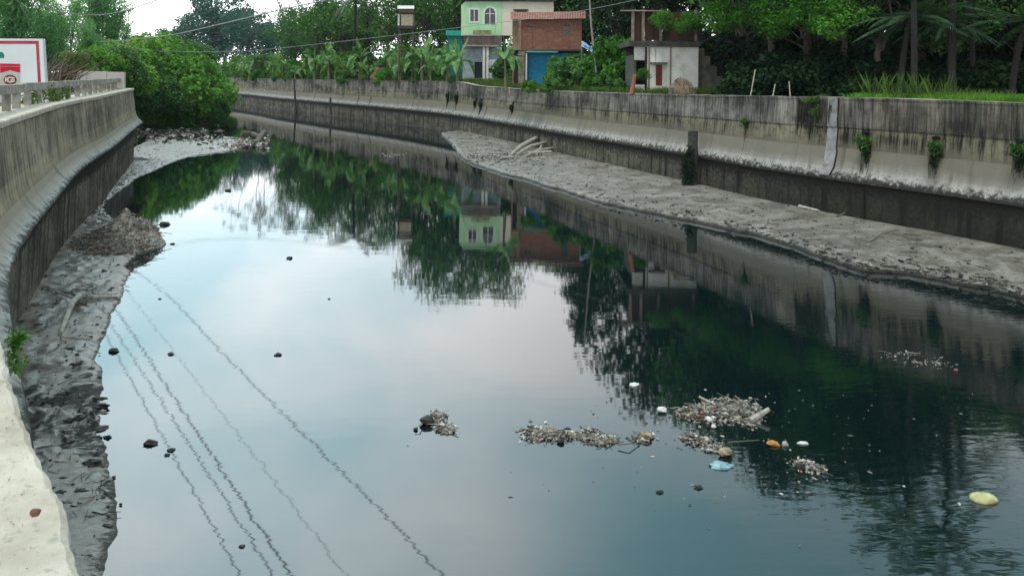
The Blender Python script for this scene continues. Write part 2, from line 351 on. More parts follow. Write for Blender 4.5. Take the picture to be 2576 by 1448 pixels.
M['grass'] = leafmat('grass_bright', (0.04, 0.12, 0.014), (0.11, 0.29, 0.03), (0.24, 0.40, 0.07), 0.5, 0.42, 0.8)
M['grass_dry'] = leafmat('grass_mixed', (0.035, 0.08, 0.015), (0.085, 0.16, 0.028), (0.2, 0.24, 0.07), 0.6, 0.35, 0.8)
M['creeper'] = leafmat('creeper_leaf', (0.025, 0.095, 0.016), (0.12, 0.31, 0.04), (0.32, 0.53, 0.11), 0.55, 0.42, 0.6, 0.2)
M['leaf_mid'] = leafmat('leaf_mid', (0.024, 0.084, 0.024), (0.072, 0.186, 0.048), (0.192, 0.336, 0.090), 0.6, 0.32, 0.4, 0.2)
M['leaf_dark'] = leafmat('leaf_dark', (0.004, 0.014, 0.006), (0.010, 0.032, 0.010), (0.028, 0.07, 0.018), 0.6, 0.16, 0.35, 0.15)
M['leaf_far'] = leafmat('leaf_far', (0.026, 0.078, 0.074), (0.050, 0.132, 0.120), (0.102, 0.204, 0.168), 0.7, 0.3, 0.25, 0.1)  # blue tint of distant haze painted into the leaf colour
M['leaf_feather'] = leafmat('leaf_feather', (0.058, 0.182, 0.078), (0.130, 0.325, 0.143), (0.286, 0.481, 0.208), 0.6, 0.45, 0.3, 0.2)
M['leaf_bright'] = leafmat('leaf_bright', (0.025, 0.095, 0.014), (0.07, 0.23, 0.022), (0.14, 0.35, 0.045), 0.5, 0.38, 0.4, 0.25)
M['banana'] = leafmat('banana_leaf', (0.05, 0.14, 0.04), (0.125, 0.28, 0.08), (0.32, 0.48, 0.2), 0.4, 0.4, 0.6, 0.4)
M['palm'] = leafmat('palm_leaf', (0.02, 0.06, 0.028), (0.05, 0.12, 0.055), (0.16, 0.23, 0.13), 0.3, 0.2, 0.6, 0.6)
M['palm_bark'] = simple('palm_bark', [(0.3, (0.012, 0.011, 0.010)), (0.6, (0.038, 0.035, 0.03))], 4, 0.95, 0.6, 0.03, sc=(1, 1, 3))
M['bark'] = simple('bark', [(0.3, (0.05, 0.042, 0.034)), (0.6, (0.14, 0.12, 0.10))], 4, 0.95, 0.6, 0.03, sc=(1, 1, 0.3))
M['stem'] = simple('banana_stem', [(0.3, (0.08, 0.10, 0.04)), (0.6, (0.22, 0.2, 0.10))], 3, 0.7, sc=(1, 1, 0.3))
M['straw'] = islands('dry_straw', [(0, (0.10, 0.075, 0.05)), (0.3, (0.2, 0.155, 0.11)), (0.6, (0.28, 0.23, 0.17)), (0.85, (0.16, 0.11, 0.075))])
M['twig'] = islands('dead_wood', [(0, (0.05, 0.045, 0.038)), (0.35, (0.14, 0.125, 0.105)), (0.7, (0.26, 0.24, 0.21))])
M['wood_pale'] = simple('driftwood_pale', [(0.3, (0.28, 0.26, 0.22)), (0.65, (0.55, 0.52, 0.46))], 6, 0.8, sc=(1, 1, 0.3))
M['trash'] = islands('rubbish_mix', [(0, (0.06, 0.058, 0.05)), (0.18, (0.16, 0.15, 0.13)), (0.4, (0.28, 0.26, 0.22)), (0.62, (0.4, 0.375, 0.32)), (0.80, (0.52, 0.49, 0.42)), (0.9, (0.68, 0.67, 0.63)), (0.975, (0.26, 0.12, 0.09)), (0.99, (0.4, 0.27, 0.14))], 0.6)
M['trash_dark'] = islands('rubbish_muddy', [(0, (0.015, 0.015, 0.015)), (0.35, (0.045, 0.043, 0.038)), (0.6, (0.10, 0.095, 0.085)), (0.82, (0.19, 0.18, 0.155)), (0.95, (0.4, 0.38, 0.34))], 0.55)
M['lump'] = simple('wet_dark_lump', [(0.3, (0.012, 0.012, 0.012)), (0.6, (0.05, 0.048, 0.042))], 8, 0.4, 0.6, 0.02)
def flat(name, c, rough=0.6, var=0.25, scale=2.0, spec=0.3, metallic=0.0):
    lo = tuple(x * (1 - var) for x in c); hi = tuple(min(1, x * (1 + var)) for x in c)
    return simple(name, [(0.3, lo), (0.7, hi)], scale, rough, 0.15, 0.01, spec=spec, metallic=metallic)

# ------------------------------------------------------------------ setting: water, walls, banks
mb = MB(); mb.face([(-700, -40, 0), (400, -40, 0), (400, 900, 0), (-700, 900, 0)])
tag(mb.build('river', M['water']), 'black glossy polluted canal water mirroring the sky', kind='structure')

def offs(path, right=True):                     # unit vectors pointing behind the wall
    o = []
    for i, p in enumerate(path):
        t = (path[min(i + 1, len(path) - 1)] - path[max(i - 1, 0)]); t.z = 0; t.normalize()
        n = Vector((t.y, -t.x, 0)); o.append(n if right else -n)
    return o
LEDGE = [(553, 234), (741, 250), (831, 259), (958, 269), (1146, 286), (1299, 314), (1452, 341), (1607, 365), (1753, 389), (1914, 420), (2119, 449), (2366, 480), (2576, 512)]
rp = [at(x, y, 2.4).xy.to_3d() for x, y in LEDGE]
rp = [Vector((-330, 300, 0)), Vector((-220, 272, 0)), Vector((-135, 236, 0))] + rp + [Vector((27.5, 20, 0)), Vector((33.5, 9, 0)), Vector((39, -2, 0)), Vector((45, -14, 0))]
for _ in range(1):
    rp = [rp[0]] + [rp[i] * 0.6 + (rp[i - 1] + rp[i + 1]) * 0.2 if 3 < i < len(rp) - 5 else rp[i] for i in range(1, len(rp) - 1)] + [rp[-1]]
RP = catmull(rp, 1.0); RN = offs(RP, False)
if RN[len(RN) // 2].x < 0: RN = [-n for n in RN]
TOP = [(400, 194), (545, 195), (741, 200), (958, 203), (1100, 204), (1150, 206), (1166, 210), (1185, 215), (1210, 217), (1300, 224), (1450, 231), (1660, 237), (1900, 241), (2100, 244), (2366, 251), (2576, 260), (2700, 266)]
def lerp(tab, x):
    if x <= tab[0][0]: return tab[0][1]
    for (a, b), (c, d) in zip(tab, tab[1:]):
        if x <= c: return b + (d - b) * (x - a) / (c - a)
    return tab[-1][1]
def topz(p):
    if p.y < 22: return 6.55
    x = 1288 + F * p.x / p.y
    if x < 500: return 6.55
    Y = p.y + 0.65; r, d = ray(x, lerp(TOP, x)); return max(6.0, min(6.75, HC - d * Y))
RT = [topz(p) for p in RP]
RT = [sum(RT[max(0, i - 1):i + 2]) / len(RT[max(0, i - 1):i + 2]) for i in range(len(RT))]
RS = [0.0]
for i in range(1, len(RP)): RS.append(RS[-1] + (RP[i] - RP[i - 1]).length)

def section_rows(P, N, S, prof, i0, i1, gap=0.012):
    rows, us = [], []
    for i in range(i0, i1 + 1):
        p = P[i]
        if i == i0: p = p + (P[i + 1] - p).normalized() * gap
        if i == i1: p = p - (p - P[i - 1]).normalized() * gap
        rows.append([p + N[i] * o + Vector((0, 0, z)) for o, z in prof(i)]); us.append(S[i])
    return rows, us
def loft(mb, P, N, S, prof, i0, i1, mi=0, jag=0.0):
    rows, us = section_rows(P, N, S, prof, i0, i1, 0.012 if P is RP else 0.002)
    if jag:
        for r in rows:
            for j, q in enumerate(r):
                r[j] = q + Vector((fnoise(q.x * 1.3, q.y * 1.3, q.z), fnoise(q.y * 1.1, q.x * 1.7, q.z + 5), fnoise(q.x * 1.9, q.y * 1.9, q.z + 9))) * jag
    mb.grid(rows, lambda i, j: (us[i], rows[i][min(j, len(rows[i]) - 1)].z), mi)

rw = empty('retaining_wall', RP[len(RP) // 2], 'long stained concrete river wall curving along the far bank', 'wall')
step = 8
vis = [i for i in range(len(RP))]
for i0 in range(0, len(RP) - 1, step):
    i1 = min(i0 + step, len(RP) - 1)
    z1 = lambda i: 2.4 + 0.62 * (RT[i] - 2.4)
    z2 = lambda i: 2.4 + 0.36 * (RT[i] - 2.4)
    a = MB()
    loft(a, RP, RN, RS, lambda i: [(1.20, RT[i] - 1.2), (1.20, RT[i]), (0.66, RT[i])], i0, i1, 1, 0.02)
    loft(a, RP, RN, RS, lambda i: [(0.66, RT[i]), (0.66, RT[i] - 0.12), (0.69, RT[i] - 0.125), (0.62, z1(i)), (0.68, z1(i) - 0.015)], i0, i1, 0, 0.012)
    loft(a, RP, RN, RS, lambda i: [(0.68, z1(i) - 0.015), (0.63, z1(i) - 0.3), (0.56, z2(i))], i0, i1, 2, 0.015)
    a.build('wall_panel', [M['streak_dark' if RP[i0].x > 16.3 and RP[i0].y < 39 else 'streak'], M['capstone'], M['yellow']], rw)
    a = MB()
    loft(a, RP, RN, RS, lambda i: [(0.56, z2(i)), (0.50, z2(i) - 0.25), (0.30, 2.88), (0.04, 2.45), (0.0, 2.38), (0.0, 2.24), (0.10, 2.22)], i0, i1, 0, 0.02)
    a.build('apron', M['apron'], rw, smooth=False)
    a = MB()
    loft(a, RP, RN, RS, lambda i: [(0.10, 2.22), (0.08, 1.5), (0.06, 0.7), (0.05, -0.6)], i0, i1, 0, 0.02)
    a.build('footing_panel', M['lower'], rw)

# left wall
lp = [(8.25, -9.8), (3.55, -3.5), (-0.82, 2.26), (-5.35, 8.3), (-9.75, 14.4), (-12.2, 18.8), (-15, 24.6), (-17.4, 29.6), (-19.4, 34.3), (-21.8, 40.5), (-25.6, 49.5), (-30.4, 61.0)]
LP = catmull([Vector((x, y, 0)) for x, y in lp], 0.6); LN = offs(LP, False)
if LN[10].x > 0: LN = [-n for n in LN]
LS = [0.0]
for i in range(1, len(LP)): LS.append(LS[-1] + (LP[i] - LP[i - 1]).length)
lw = empty('retaining_wall', LP[len(LP) // 2], 'brown stained concrete wall with broad ledge along the near left bank', 'wall')
step = 12
for i0 in range(0, len(LP) - 1, step):
    i1 = min(i0 + step, len(LP) - 1)
    a = MB()
    loft(a, LP, LN, LS, lambda i: [(0.74, 6.06), (0.66, 5.2), (0.59, 4.6)], i0, i1, 0, 0.015)
    loft(a, LP, LN, LS, lambda i: [(0.59, 4.6), (0.54, 4.25), (0.47, 4.02)], i0, i1, 1, 0.015)
    if i1 == len(LP) - 1:
        e = LP[i1]; n = LN[i1]
        a.face([e + n * o + Vector((0, 0, z)) for o, z in ((0.74, 6.06), (0.59, 4.6), (0.47, 4.02), (0.0, 3.5), (0.6, 3.2), (0.7, -0.5), (2.2, -0.5), (2.2, 6.06))], [(0, z) for z in (6, 4.5, 4, 3.5, 3.2, -0.5, -0.5, 6)], 0)
    a.build('wall_panel', [M['leftstreak'], M['leftyellow']], lw)
    a = MB()
    loft(a, LP, LN, LS, lambda i: [(0.47, 4.02), (0.36, 3.80), (0.20, 3.62), (0.03, 3.50), (0.0, 3.42), (0.06, 3.33), (0.34, 3.24), (0.62, 3.2)], i0, i1, 0, 0.015)
    a.build('apron', M['apron_left'], lw)
    a = MB()
    loft(a, LP, LN, LS, lambda i: [(0.62, 3.2), (0.66, 2.0), (0.70, 0.8), (0.72, -0.5)], i0, i1, 0, 0.025)
    a.build('footing_panel', M['lower_left'], lw)
    a = MB()                                   # ledge slab, finely broken edge
    sub = []
    for i in range(i0, i1):
        nk = 20 if -3 < LP[i].y < 9 else (4 if LP[i].length < 18 else 1)
        for k in range(nk):
            t = k / nk; sub.append((LP[i].lerp(LP[i + 1], t), LN[i].lerp(LN[i + 1], t)))
    sub.append((LP[i1], LN[i1])); rows = []
    for p, n in sub:
        e = 0.66 - 0.22 * max(0, min(1, (14 - p.y) / 5)) + 0.10 * max(0, min(1, (p.y - 2.2) / 2)) * max(0, min(1, (14 - p.y) / 5)) + 0.018 * fnoise(p.x * 1.6, p.y * 1.6, 2) + 0.010 * fnoise(p.x * 9, p.y * 9, 4) + 0.006 * fnoise(p.x * 30, p.y * 30, 4)
        rows.append([p + n * o + Vector((0, 0, z + 0.003 * fnoise(p.x * 6 + o * 7, p.y * 6, 7))) for o, z in ((max(.8, e + .03), 6.055), (e + 0.02, 6.07), (e, 6.19), (e + 0.006, 6.225), (e + 0.025, 6.247), (1.0, 6.25), (1.35, 6.255), (1.8, 6.25), (2.2, 6.25))])
    a.grid(rows); a.build('ledge_slab', M['cream'], lw)

# railing on the left ledge
rl = empty('parapet_railing', LP[60] + LN[60] * 1.35 + Vector((0, 0, 6.25)), 'weathered concrete post and beam railing along the left ledge', 'railing')
acc, last = 0, None
railpts = [i for i in range(len(LP)) if LP[i].y > -6]
npost, nxt = 0, LS[railpts[0]]
pos = []
for i in railpts:
    if LS[i] >= nxt:
        pos.append(i); nxt = LS[i] + 1.9
for i in pos:
    c = LP[i] + LN[i] * 1.42; t = math.atan2(LN[i].y, LN[i].x)
    a = MB(); a.box(c + Vector((0, 0, 6.25 + 0.28)), (0.20, 0.30, 0.60), t); a.build('post', M['rail'], rl)
for i, j in zip(pos, pos[1:]):
    a = MB(); rows = []
    for k in range(i, j + 1):
        p = LP[k] + (Vector((0, 0, 0)) if i < k < j else (LP[i + 1] - LP[i]) * (0.02 if k == i else -0.02)) + LN[k] * 1.42
        dz = 0.02 * fnoise(p.x * 0.7, p.y * 0.7, 3) + rng.uniform(-0.008, 0.008)
        q = lambda o, z: p + LN[k] * o + Vector((0, 0, 6.25 + z + dz))
        rows.append([q(-0.15, 0.56), q(-0.15, 0.84), q(0.15, 0.84), q(0.15, 0.56)])
    a.grid(rows, close=True); a.face(rows[0]); a.face(rows[-1][::-1]); a.build('beam', M['rail'], rl)

# banks
def bank(name, label, P, N, z0, offsets, mat):
    rows = []
    for i in range(0, len(P), 2):
        rows.append([P[i] + N[i] * o + Vector((0, 0, (z0[i] if isinstance(z0, list) else z0) + dz + (0.15 * fnoise(P[i].x * .15 + o, P[i].y * .15) if o > 3 else 0))) for o, dz in offsets])
    a = MB(); a.grid(rows); return tag(a.build(name, mat, smooth=True), label, kind='structure')
bank('bank_ground', 'grassy earth behind the far wall', RP, RN, [z - 0.12 for z in RT], [(1.4, -0.05), (3, -0.02), (6, 0.0), (12, 0.0), (30, 0.1), (80, 0.5), (700, 2.0)], M['turf'])
rows = []
lpath = [LP[i] + LN[i] * 2.18 for i in range(0, len(LP), 4)] + [Vector(v) for v in ((-34, 66, 0), (-38, 76, 0), (-43, 88, 0), (-49, 97, 0), (-58, 106, 0), (-75, 120, 0), (-100, 140, 0), (-160, 175, 0), (-300, 215, 0))]
for k, p in enumerate(lpath):
    t = 0 if p.y < 60 else min(1, (p.y - 60) / 6)
    rows.append([Vector((p.x - dx, p.y + dx * 0.05, z)) for dx, z in ((0, 6.2 * (1 - t) - 0.5 * t), (1.5 + 1.5 * t, 6.2 * (1 - t) + 1.1 * t), (4 + 3 * t, 6.2 - 2.0 * t), (8 + 4 * t, 6.2 - .4 * t), (40, 6.2), (600, 6.5))])
a = MB(); a.grid(rows); tag(a.build('left_bank', M['turf'], smooth=True), 'earth bank and verge on the left side of the canal', kind='structure')
rows = [[LP[i] + LN[i] * 2.3 + Vector((0, 0, 6.215)), LP[i] + LN[i] * 7.5 + Vector((0, 0, 6.23))] for i in range(0, len(LP), 3)]
a = MB(); a.grid(rows); tag(a.build('road', M['road']), 'narrow grey road behind the left railing', kind='structure')

# mud
WL = [(1108, 338), (1140, 366), (1150, 386), (1175, 406), (1230, 427), (1330, 455), (1480, 500), (1600, 530), (1740, 557), (1900, 592), (2040, 637), (2150, 676), (2300, 692), (2400, 712), (2576, 748), (2760, 800)]
wl_ = catmull([at(x, y, 0.0) for x, y in WL] + [Vector((25, 8, 0)), Vector((33, -8, 0))], 0.35)
def nearest(P, q):
    return min(range(len(P)), key=lambda i: (P[i] - q).length_squared)
rows = []
NC = 26
for k, p in enumerate(wl_):
    q = p.copy(); i = nearest(RP, q); b_ = RP[i] + RN[i] * 0.12
    # slide along a little so rows follow the perpendicular
    wob = 0.28 * fnoise(p.x * 0.5, p.y * 0.5, 1) + 0.14 * fnoise(p.x * 1.9, p.y * 1.9, 4)
    d = (b_ - p); L = d.length; d.normalize(); p = p + d * wob
    r = []
    for j in range(NC + 2):
        s = -0.25 / max(L, .4) if j == 0 else ((j - 1) / NC) ** 1.15
        w = p.lerp(b_, s)
        z = -0.25 if j == 0 else (0.02 + 0.22 * min(1, (s * L) / 0.14) + 0.25 * s)
        if j > 1:
            e = min(1.0, s * L / 0.8)
            z += (0.06 * fnoise(w.x * 0.9, w.y * 0.9, 3) + 0.05 * fnoise(w.x * 2.6, w.y * 3.2, 8) + 0.03 * fnoise(w.x * 7, w.y * 7, 8, 2)) * (0.4 + 0.6 * e) * (1 - .6 * s)
            z = max(0.03, z)
        r.append(Vector((w.x, w.y, z)))
    rows.append(r)
a = MB(); a.grid(rows); mud_r = tag(a.build('mud_bank', M['mud'], smooth=True), 'wet grey mud shelf under the far wall', kind='structure')
MUD_R = [v for r in rows for v in r[2:-1]]

LWL = [(640, 352), (600, 374), (540, 386), (480, 394), (430, 410), (385, 431), (345, 447), (328, 462), (288, 490), (262, 515), (270, 540), (300, 556), (355, 576), (398, 602), (410, 619), (365, 634), (333, 652), (320, 668), (325, 690),
       (312, 720), (304, 757), (290, 776), (270, 828), (250, 872), (236, 905), (256, 930), (252, 970), (246, 1050), (245, 1100), (268, 1150), (284, 1220), (288, 1300), (272, 1400), (258, 1448), (240, 1560), (225, 1800), (150, 2300)]
lwl = [at(x, y, 0.0) for x, y in LWL]
lwl = catmull(lwl, 0.12)
# wall foot x at a given y
foot = sorted([(LP[i] + LN[i] * 0.75) for i in range(len(LP))] + [Vector((-34, 66, 0)), Vector((-37, 76, 0)), Vector((-40, 88, 0)), Vector((-42, 97, 0))], key=lambda v: v.y)
def footx(y): return lerp([(v.y, v.x) for v in foot], y)
HEAPS = []
rows = []; NC = 34
for p in lwl:
    fx = min(footx(p.y) - 0.05, p.x - 0.12); L = p.x - fx
    wob = 0.10 * fnoise(p.x * 1.1, p.y * 1.1, 5) + 0.05 * fnoise(p.x * 4, p.y * 4, 5)
    r = []
    for j in range(NC + 2):
        s = -0.2 / L if j == 0 else (j - 1) / NC
        x = p.x + wob - s * L
        flatness = 1.0 if p.y > 18.5 else 0.45
        z = -0.2 if j == 0 else (0.012 + 0.10 * flatness * min(1, s * L / 0.35) + 0.10 * s * flatness)
        if j > 0:
            z += (0.05 * fnoise(x * 1.3, p.y * 1.3, 3) + 0.05 * fnoise(x * 3.6, p.y * 3.1, 8)) * (0.25 + 0.75 * min(1, s * L / 0.6)) * (0.3 if p.y < 14 else 0.75 if p.y < 18.5 else 1)
            cpile = at(300, 610, 0.0)           # the heap where the footing turns
            sb = max(0, 1 - abs(p.y - 16.2) / 2.4)
            z += sb * (.17 * abs(fnoise(x * 4.2, p.y * 3.4, 21)) + .05 * abs(fnoise(x * 10, p.y * 9, 3)) - .03)
            hd = math.hypot((x + 16.9) / 2.0, (p.y - 32.6) / 2.3)
            z += max(0, 1 - hd) ** 1.2 * 1.15 * (1 + .35 * fnoise(x * 2.2, p.y * 2.2, 6))
            if p.y > 62: z += 0.5 * max(0, min(1, (L * s - 1.0) / 5)) + .08 * fnoise(x * .7, p.y * .7, 2)
        r.append(Vector((x, p.y, z)))
    rows.append(r)
a = MB(); a.grid(rows); mud_l = tag(a.build('mud_bank', M['mud_left'], smooth=True), 'dark wet mud strip at the foot of the left wall', kind='structure')
MUD_L = [v for r in rows for v in r[2:-1]]
rw['kind'] = lw['kind'] = rl['kind'] = 'thing'

# ------------------------------------------------------------------ vegetation builders
def unit(a): return a / np.maximum(np.linalg.norm(a, axis=1, keepdims=True), 1e-9)
def add_leaves(mb, P, Nn, size, aspect=0.55, T=None, mi=0):
    n = len(P)
    if T is None: T = unit(np.cross(Nn, unit(nrg.normal(size=(n, 3)))))
    B = unit(np.cross(Nn, T)); s = size[:, None]
    V = np.stack([P - T * s * .5, P + B * s * aspect * .5 - Nn * s * .10, P + T * s * .5 - Nn * s * .12, P - B * s * aspect * .5 - Nn * s * .10], 1).reshape(-1, 3)
    mb.arr(V, np.arange(n * 4).reshape(n, 4), mi)
def clump_leaves(mb, clumps, n, size, aspect=0.55, shell=0.45, up=0.35, droop=0.0, mi=0):
    c = np.array([list(k[0]) for k in clumps]); r = np.array([k[1] for k in clumps], float)
    w = (r[:, 0] * r[:, 1] + r[:, 0] * r[:, 2] * 2); idx = nrg.choice(len(c), n, p=w / w.sum())
    d = unit(nrg.normal(size=(n, 3))); rr = 1 - shell * nrg.random(n) ** 1.6 + 0.12 * nrg.normal(size=n)
    P = c[idx] + d * r[idx] * rr[:, None]
    Nn = unit(d * 0.6 + unit(nrg.normal(size=(n, 3))) * 0.75 + np.array([0, 0, up]))
    T = None
    if droop:
        T = unit(nrg.normal(size=(n, 3)) * (1 - droop) + np.array([0, 0, -1.0]) * droop); Nn = unit(np.cross(T, unit(nrg.normal(size=(n, 3)))))
    add_leaves(mb, P, Nn, size * (0.6 + 0.8 * nrg.random(n)), aspect, T, mi)
def limb_pts(a, b, w=0.12, n=5):
    a, b = Vector(a), Vector(b); L = (b - a).length; o = []
    for i in range(n):
        t = i / (n - 1); p = a.lerp(b, t)
        if 0 < i < n - 1: p += Vector((rng.uniform(-1, 1), rng.uniform(-1, 1), rng.uniform(-.3, 1.0))) * L * w * math.sin(math.pi * t)
        o.append(p)
    return o
def broad_tree(name, h, cr, cb, ncl, nl, ls, mat, cat='tree', group=None, flatk=0.75, cone=False, tr=0.28, clr=(0.28, 0.5)):
    t = empty(name, (0, 0, 0), 'tree', cat, group)
    cz = (h + cb) / 2; hz = (h - cb) / 2; cl = []
    while len(cl) < ncl:
        d = Vector((rng.uniform(-1, 1), rng.uniform(-1, 1), rng.uniform(-1, 1)))
        if d.length > 1 or d.length < 0.35: continue
        k = 1.0
        if cone: k = max(0.12, 0.95 - 0.85 * (d.z * 0.5 + 0.5))
        p = Vector((d.x * cr * k, d.y * cr * k, cz + d.z * hz))
        q = rng.uniform(*clr) * cr * (k * 0.7 + .3 if cone else 1)
        cl.append((p, (q, q, q * flatk)))
    a = MB(); top = Vector((rng.uniform(-.5, .5), rng.uniform(-.5, .5), cb + (h - cb) * 0.55))
    a.tube(limb_pts((0, 0, -0.4), top, 0.04, 7), [tr * (1 - 0.75 * i / 6) for i in range(7)], 7)
    for p, r in cl[:26]:
        s = Vector((0, 0, cb * 0.75)).lerp(top, rng.uniform(0.1, 0.9)); pts = limb_pts(s, p, 0.12, 5)
        a.tube(pts, [tr * 0.38, tr * 0.3, tr * 0.22, tr * 0.14, tr * 0.07], 5, cap=False)
    a.build('trunk', M['bark'], t)
    a = MB(); clump_leaves(a, cl, nl, ls); a.build('crown', mat, t)
    return t
def feather_tree(name, h, nculm, spread, nl, mat, cat, group):
    t = empty(name, (0, 0, 0), 'x', cat, group); a = MB(); b = MB(); cl = []
    for k in range(nculm):
        an = rng.uniform(0, 6.28); ln = rng.uniform(0.3, 1) * spread; hh = h * rng.uniform(0.7, 1.0)
        pts = [Vector((math.cos(an) * ln * (u ** 1.8) + rng.uniform(-.1, .1) + math.cos(an) * .4, math.sin(an) * ln * (u ** 1.8) + math.sin(an) * .4, hh * (u - 0.12 * u ** 3))) for u in [i / 9 for i in range(10)]]
        a.tube(pts, [0.09 * (1 - 0.8 * i / 9) + 0.01 for i in range(10)], 5, cap=False)
        for i in range(3, 10):
            p = pts[i]
            for _ in range(2): cl.append((p + Vector((rng.uniform(-.8, .8), rng.uniform(-.8, .8), rng.uniform(-1.2, .3))), (rng.uniform(.5, 1.0), rng.uniform(.5, 1.0), rng.uniform(.6, 1.3))))
    clump_leaves(b, cl, nl, 0.55, 0.2, 0.9, 0, 0.55)
    a.build('culm', M['bark'], t); b.build('foliage', mat, t); return t
def twig_tree(name, h, nl, cat, group):
    t = empty(name, (0, 0, 0), 'x', cat, group); a = MB(); tips = []
    def grow(p, d, L, r, lvl):
        q = p + d * L; a.tube(limb_pts(p, q, 0.06, 4), [r, r * .9, r * .8, r * .65], 4 if lvl else 6, cap=False)
        if lvl >= 4: tips.append(q); return
        for _ in range(rng.choice((2, 3, 3))):
            nd = (d + Vector((rng.uniform(-1, 1), rng.uniform(-1, 1), rng.uniform(-.3, .7))) * 0.62).normalized(); grow(q, nd, L * rng.uniform(.55, .8), r * .6, lvl + 1)
    grow(Vector((0, 0, -.3)), Vector((0.03, 0, 1)), h * 0.42, 0.24, 0)
    a.build('trunk', M['bark'], t); b = MB()
    clump_leaves(b, [(p, (0.6, 0.6, 0.5)) for p in tips], nl, 0.32); b.build('crown', M['leaf_far'], t); return t
def frond_mesh(L, droop, lift, nl=30, hang=0.5, llen=0.75):
    pts = []
    for i in range(nl + 1):
        u = i / nl; pts.append(Vector((L * (u - 0.10 * droop * u * u), 0, L * (lift * u - droop * u * u))))
    a = MB(); a.tube(pts[::3], [0.035 * (1 - .8 * i / (len(pts[::3]) - 1)) + .004 for i in range(len(pts[::3]))], 4, cap=False)
    for i in range(3, nl + 1):
        p = pts[i]; t = (pts[i] - pts[i - 1]).normalized(); u = i / nl; ll = llen * math.sin(math.pi * (0.12 + 0.83 * u)) * rng.uniform(.85, 1.1)
        for s in (-1, 1):
            d = (t * 0.55 + Vector((0, s, 0)) * 0.75 + Vector((0, 0, -hang)) * rng.uniform(.6, 1.3)).normalized(); w = t * 0.035 * 1.4
            m_ = p + d * ll * .5 + Vector((0, 0, .03)); e = p + d * ll + Vector((0, 0, -0.12 * ll))
            a.face([p - w, m_ - w, m_ + w, p + w]); a.face([m_ - w, e, m_ + w])
    return a
def palm(name, h, cat, group, nf=20, mat='palm'):
    t = empty(name, (0, 0, 0), 'x', cat, group); a = MB(); bx, by = rng.uniform(-1, 1), rng.uniform(-1, 1)
    a.tube([Vector((bx * (u * u), by * u * u, h * u)) for u in [i / 8 for i in range(9)]], [0.22 - 0.01 * i for i in range(9)], 7); a.build('trunk', M['palm_bark'], t)
    V = [frond_mesh(3.6, .25, .75), frond_mesh(4.2, .5, .6), frond_mesh(4.3, .75, .35), frond_mesh(4.0, .8, .0, hang=.9), frond_mesh(3.4, .55, -.5, hang=1.0)]
    protos = [v.build('frond', M[mat], t) for v in V]
    for k in range(nf):
        pr = protos[k % 5]; o = pr if k < 5 else pr.copy()
        if k >= 5: C.objects.link(o); o.parent = t
        o.location = (bx, by, h - 0.05); o.rotation_euler = (rng.uniform(-.15, .15), rng.uniform(-.12, .12), k * 2.399 + rng.uniform(-.2, .2))
    return t
def banana_leaf(L, wd, droop, lift, ragged=True):
    a = MB(); n = 11; mid, lf, rt = [], [], []
    for i in range(n + 1):
        u = i / n; p = Vector((L * (u * math.cos(lift) - 0.22 * droop * u * u), 0, L * (u * math.sin(lift) - droop * u ** 2.3)))
        w = 0.0 if u < 0.13 else wd * math.sin(math.pi * min(1, (u - 0.13) / 0.87) ** 0.8) ** 0.6 * (1 + (rng.uniform(-.22, .08) if ragged else 0))
        w = max(w, 0.02); mid.append(p); dz = 0.30 * w
        lf.append(p + Vector((0, w, dz - (rng.uniform(0, .35) * w if ragged else 0)))); rt.append(p + Vector((0, -w, dz - (rng.uniform(0, .35) * w if ragged else 0))))
    for i in range(n):
        g = 0.06 * L / n if ragged else 0
        t = (mid[i + 1] - mid[i]).normalized() * g
        a.face([mid[i], mid[i + 1], lf[i + 1] - t * rng.uniform(0, 2.5), lf[i] + t * rng.uniform(0, 2.5)]); a.face([mid[i + 1], mid[i], rt[i] + t * rng.uniform(0, 2.5), rt[i + 1] - t * rng.uniform(0, 2.5)])
    a.tube([p + Vector((0, 0, -.012)) for p in mid], [0.03 * (1 - .8 * i / n) + .004 for i in range(n + 1)], 4, cap=False)
    return a
def banana(name, h, nleaf, cat, group):
    t = empty(name, (0, 0, 0), 'x', cat, group); a = MB()
    a.tube([Vector((0.03 * math.sin(i), 0.02 * i, h * i / 5)) for i in range(6)], [0.17, .155, .14, .12, .1, .06], 8); a.build('stem', M['stem'], t)
    V = [banana_leaf(2.5, .38, .05, 1.25), banana_leaf(2.9, .44, .45, 1.0), banana_leaf(3.1, .46, .7, .8), banana_leaf(2.8, .42, .95, .6), banana_leaf(2.2, .16, 0.0, 1.45, False)]
    protos = [v.build('leaf', M['banana'], t) for v in V]
    for k in range(nleaf):
        j = k % 5 if k < 5 else (1, 2, 3)[k % 3]; o = protos[j] if k < 5 else protos[j].copy()
        if k >= 5: C.objects.link(o); o.parent = t
        o.location = (0, 0.1, h - (0.1 + 0.05 * (k % 4))); o.rotation_euler = (rng.uniform(-.25, .25), 0, k * 2.2 + rng.uniform(-.3, .3))
    return t
def shrub(name, r, h, n, ls, mat, cat, group, ncl=14, aspect=.75):
    t = empty(name, (0, 0, 0), 'x', cat, group); cl = []
    for _ in range(ncl):
        an, q = rng.uniform(0, 6.28), rng.uniform(0, 1) ** .7; z = h * rng.uniform(.12, .85) * (1 - .45 * q * q)
        s = rng.uniform(.25, .45) * r; cl.append((Vector((math.cos(an) * r * q * .85, math.sin(an) * r * q * .85, z)), (s, s, s * .9)))
    a = MB()
    for p, s in cl[:9]: a.tube(limb_pts((rng.uniform(-.3, .3), rng.uniform(-.3, .3), -.4), p, .15, 4), [.06, .05, .035, .02], 4, cap=False)
    a.build('stems', M['bark'], t); b = MB(); clump_leaves(b, cl, n, ls, aspect, .5, .45); b.build('foliage', M[mat], t); return t

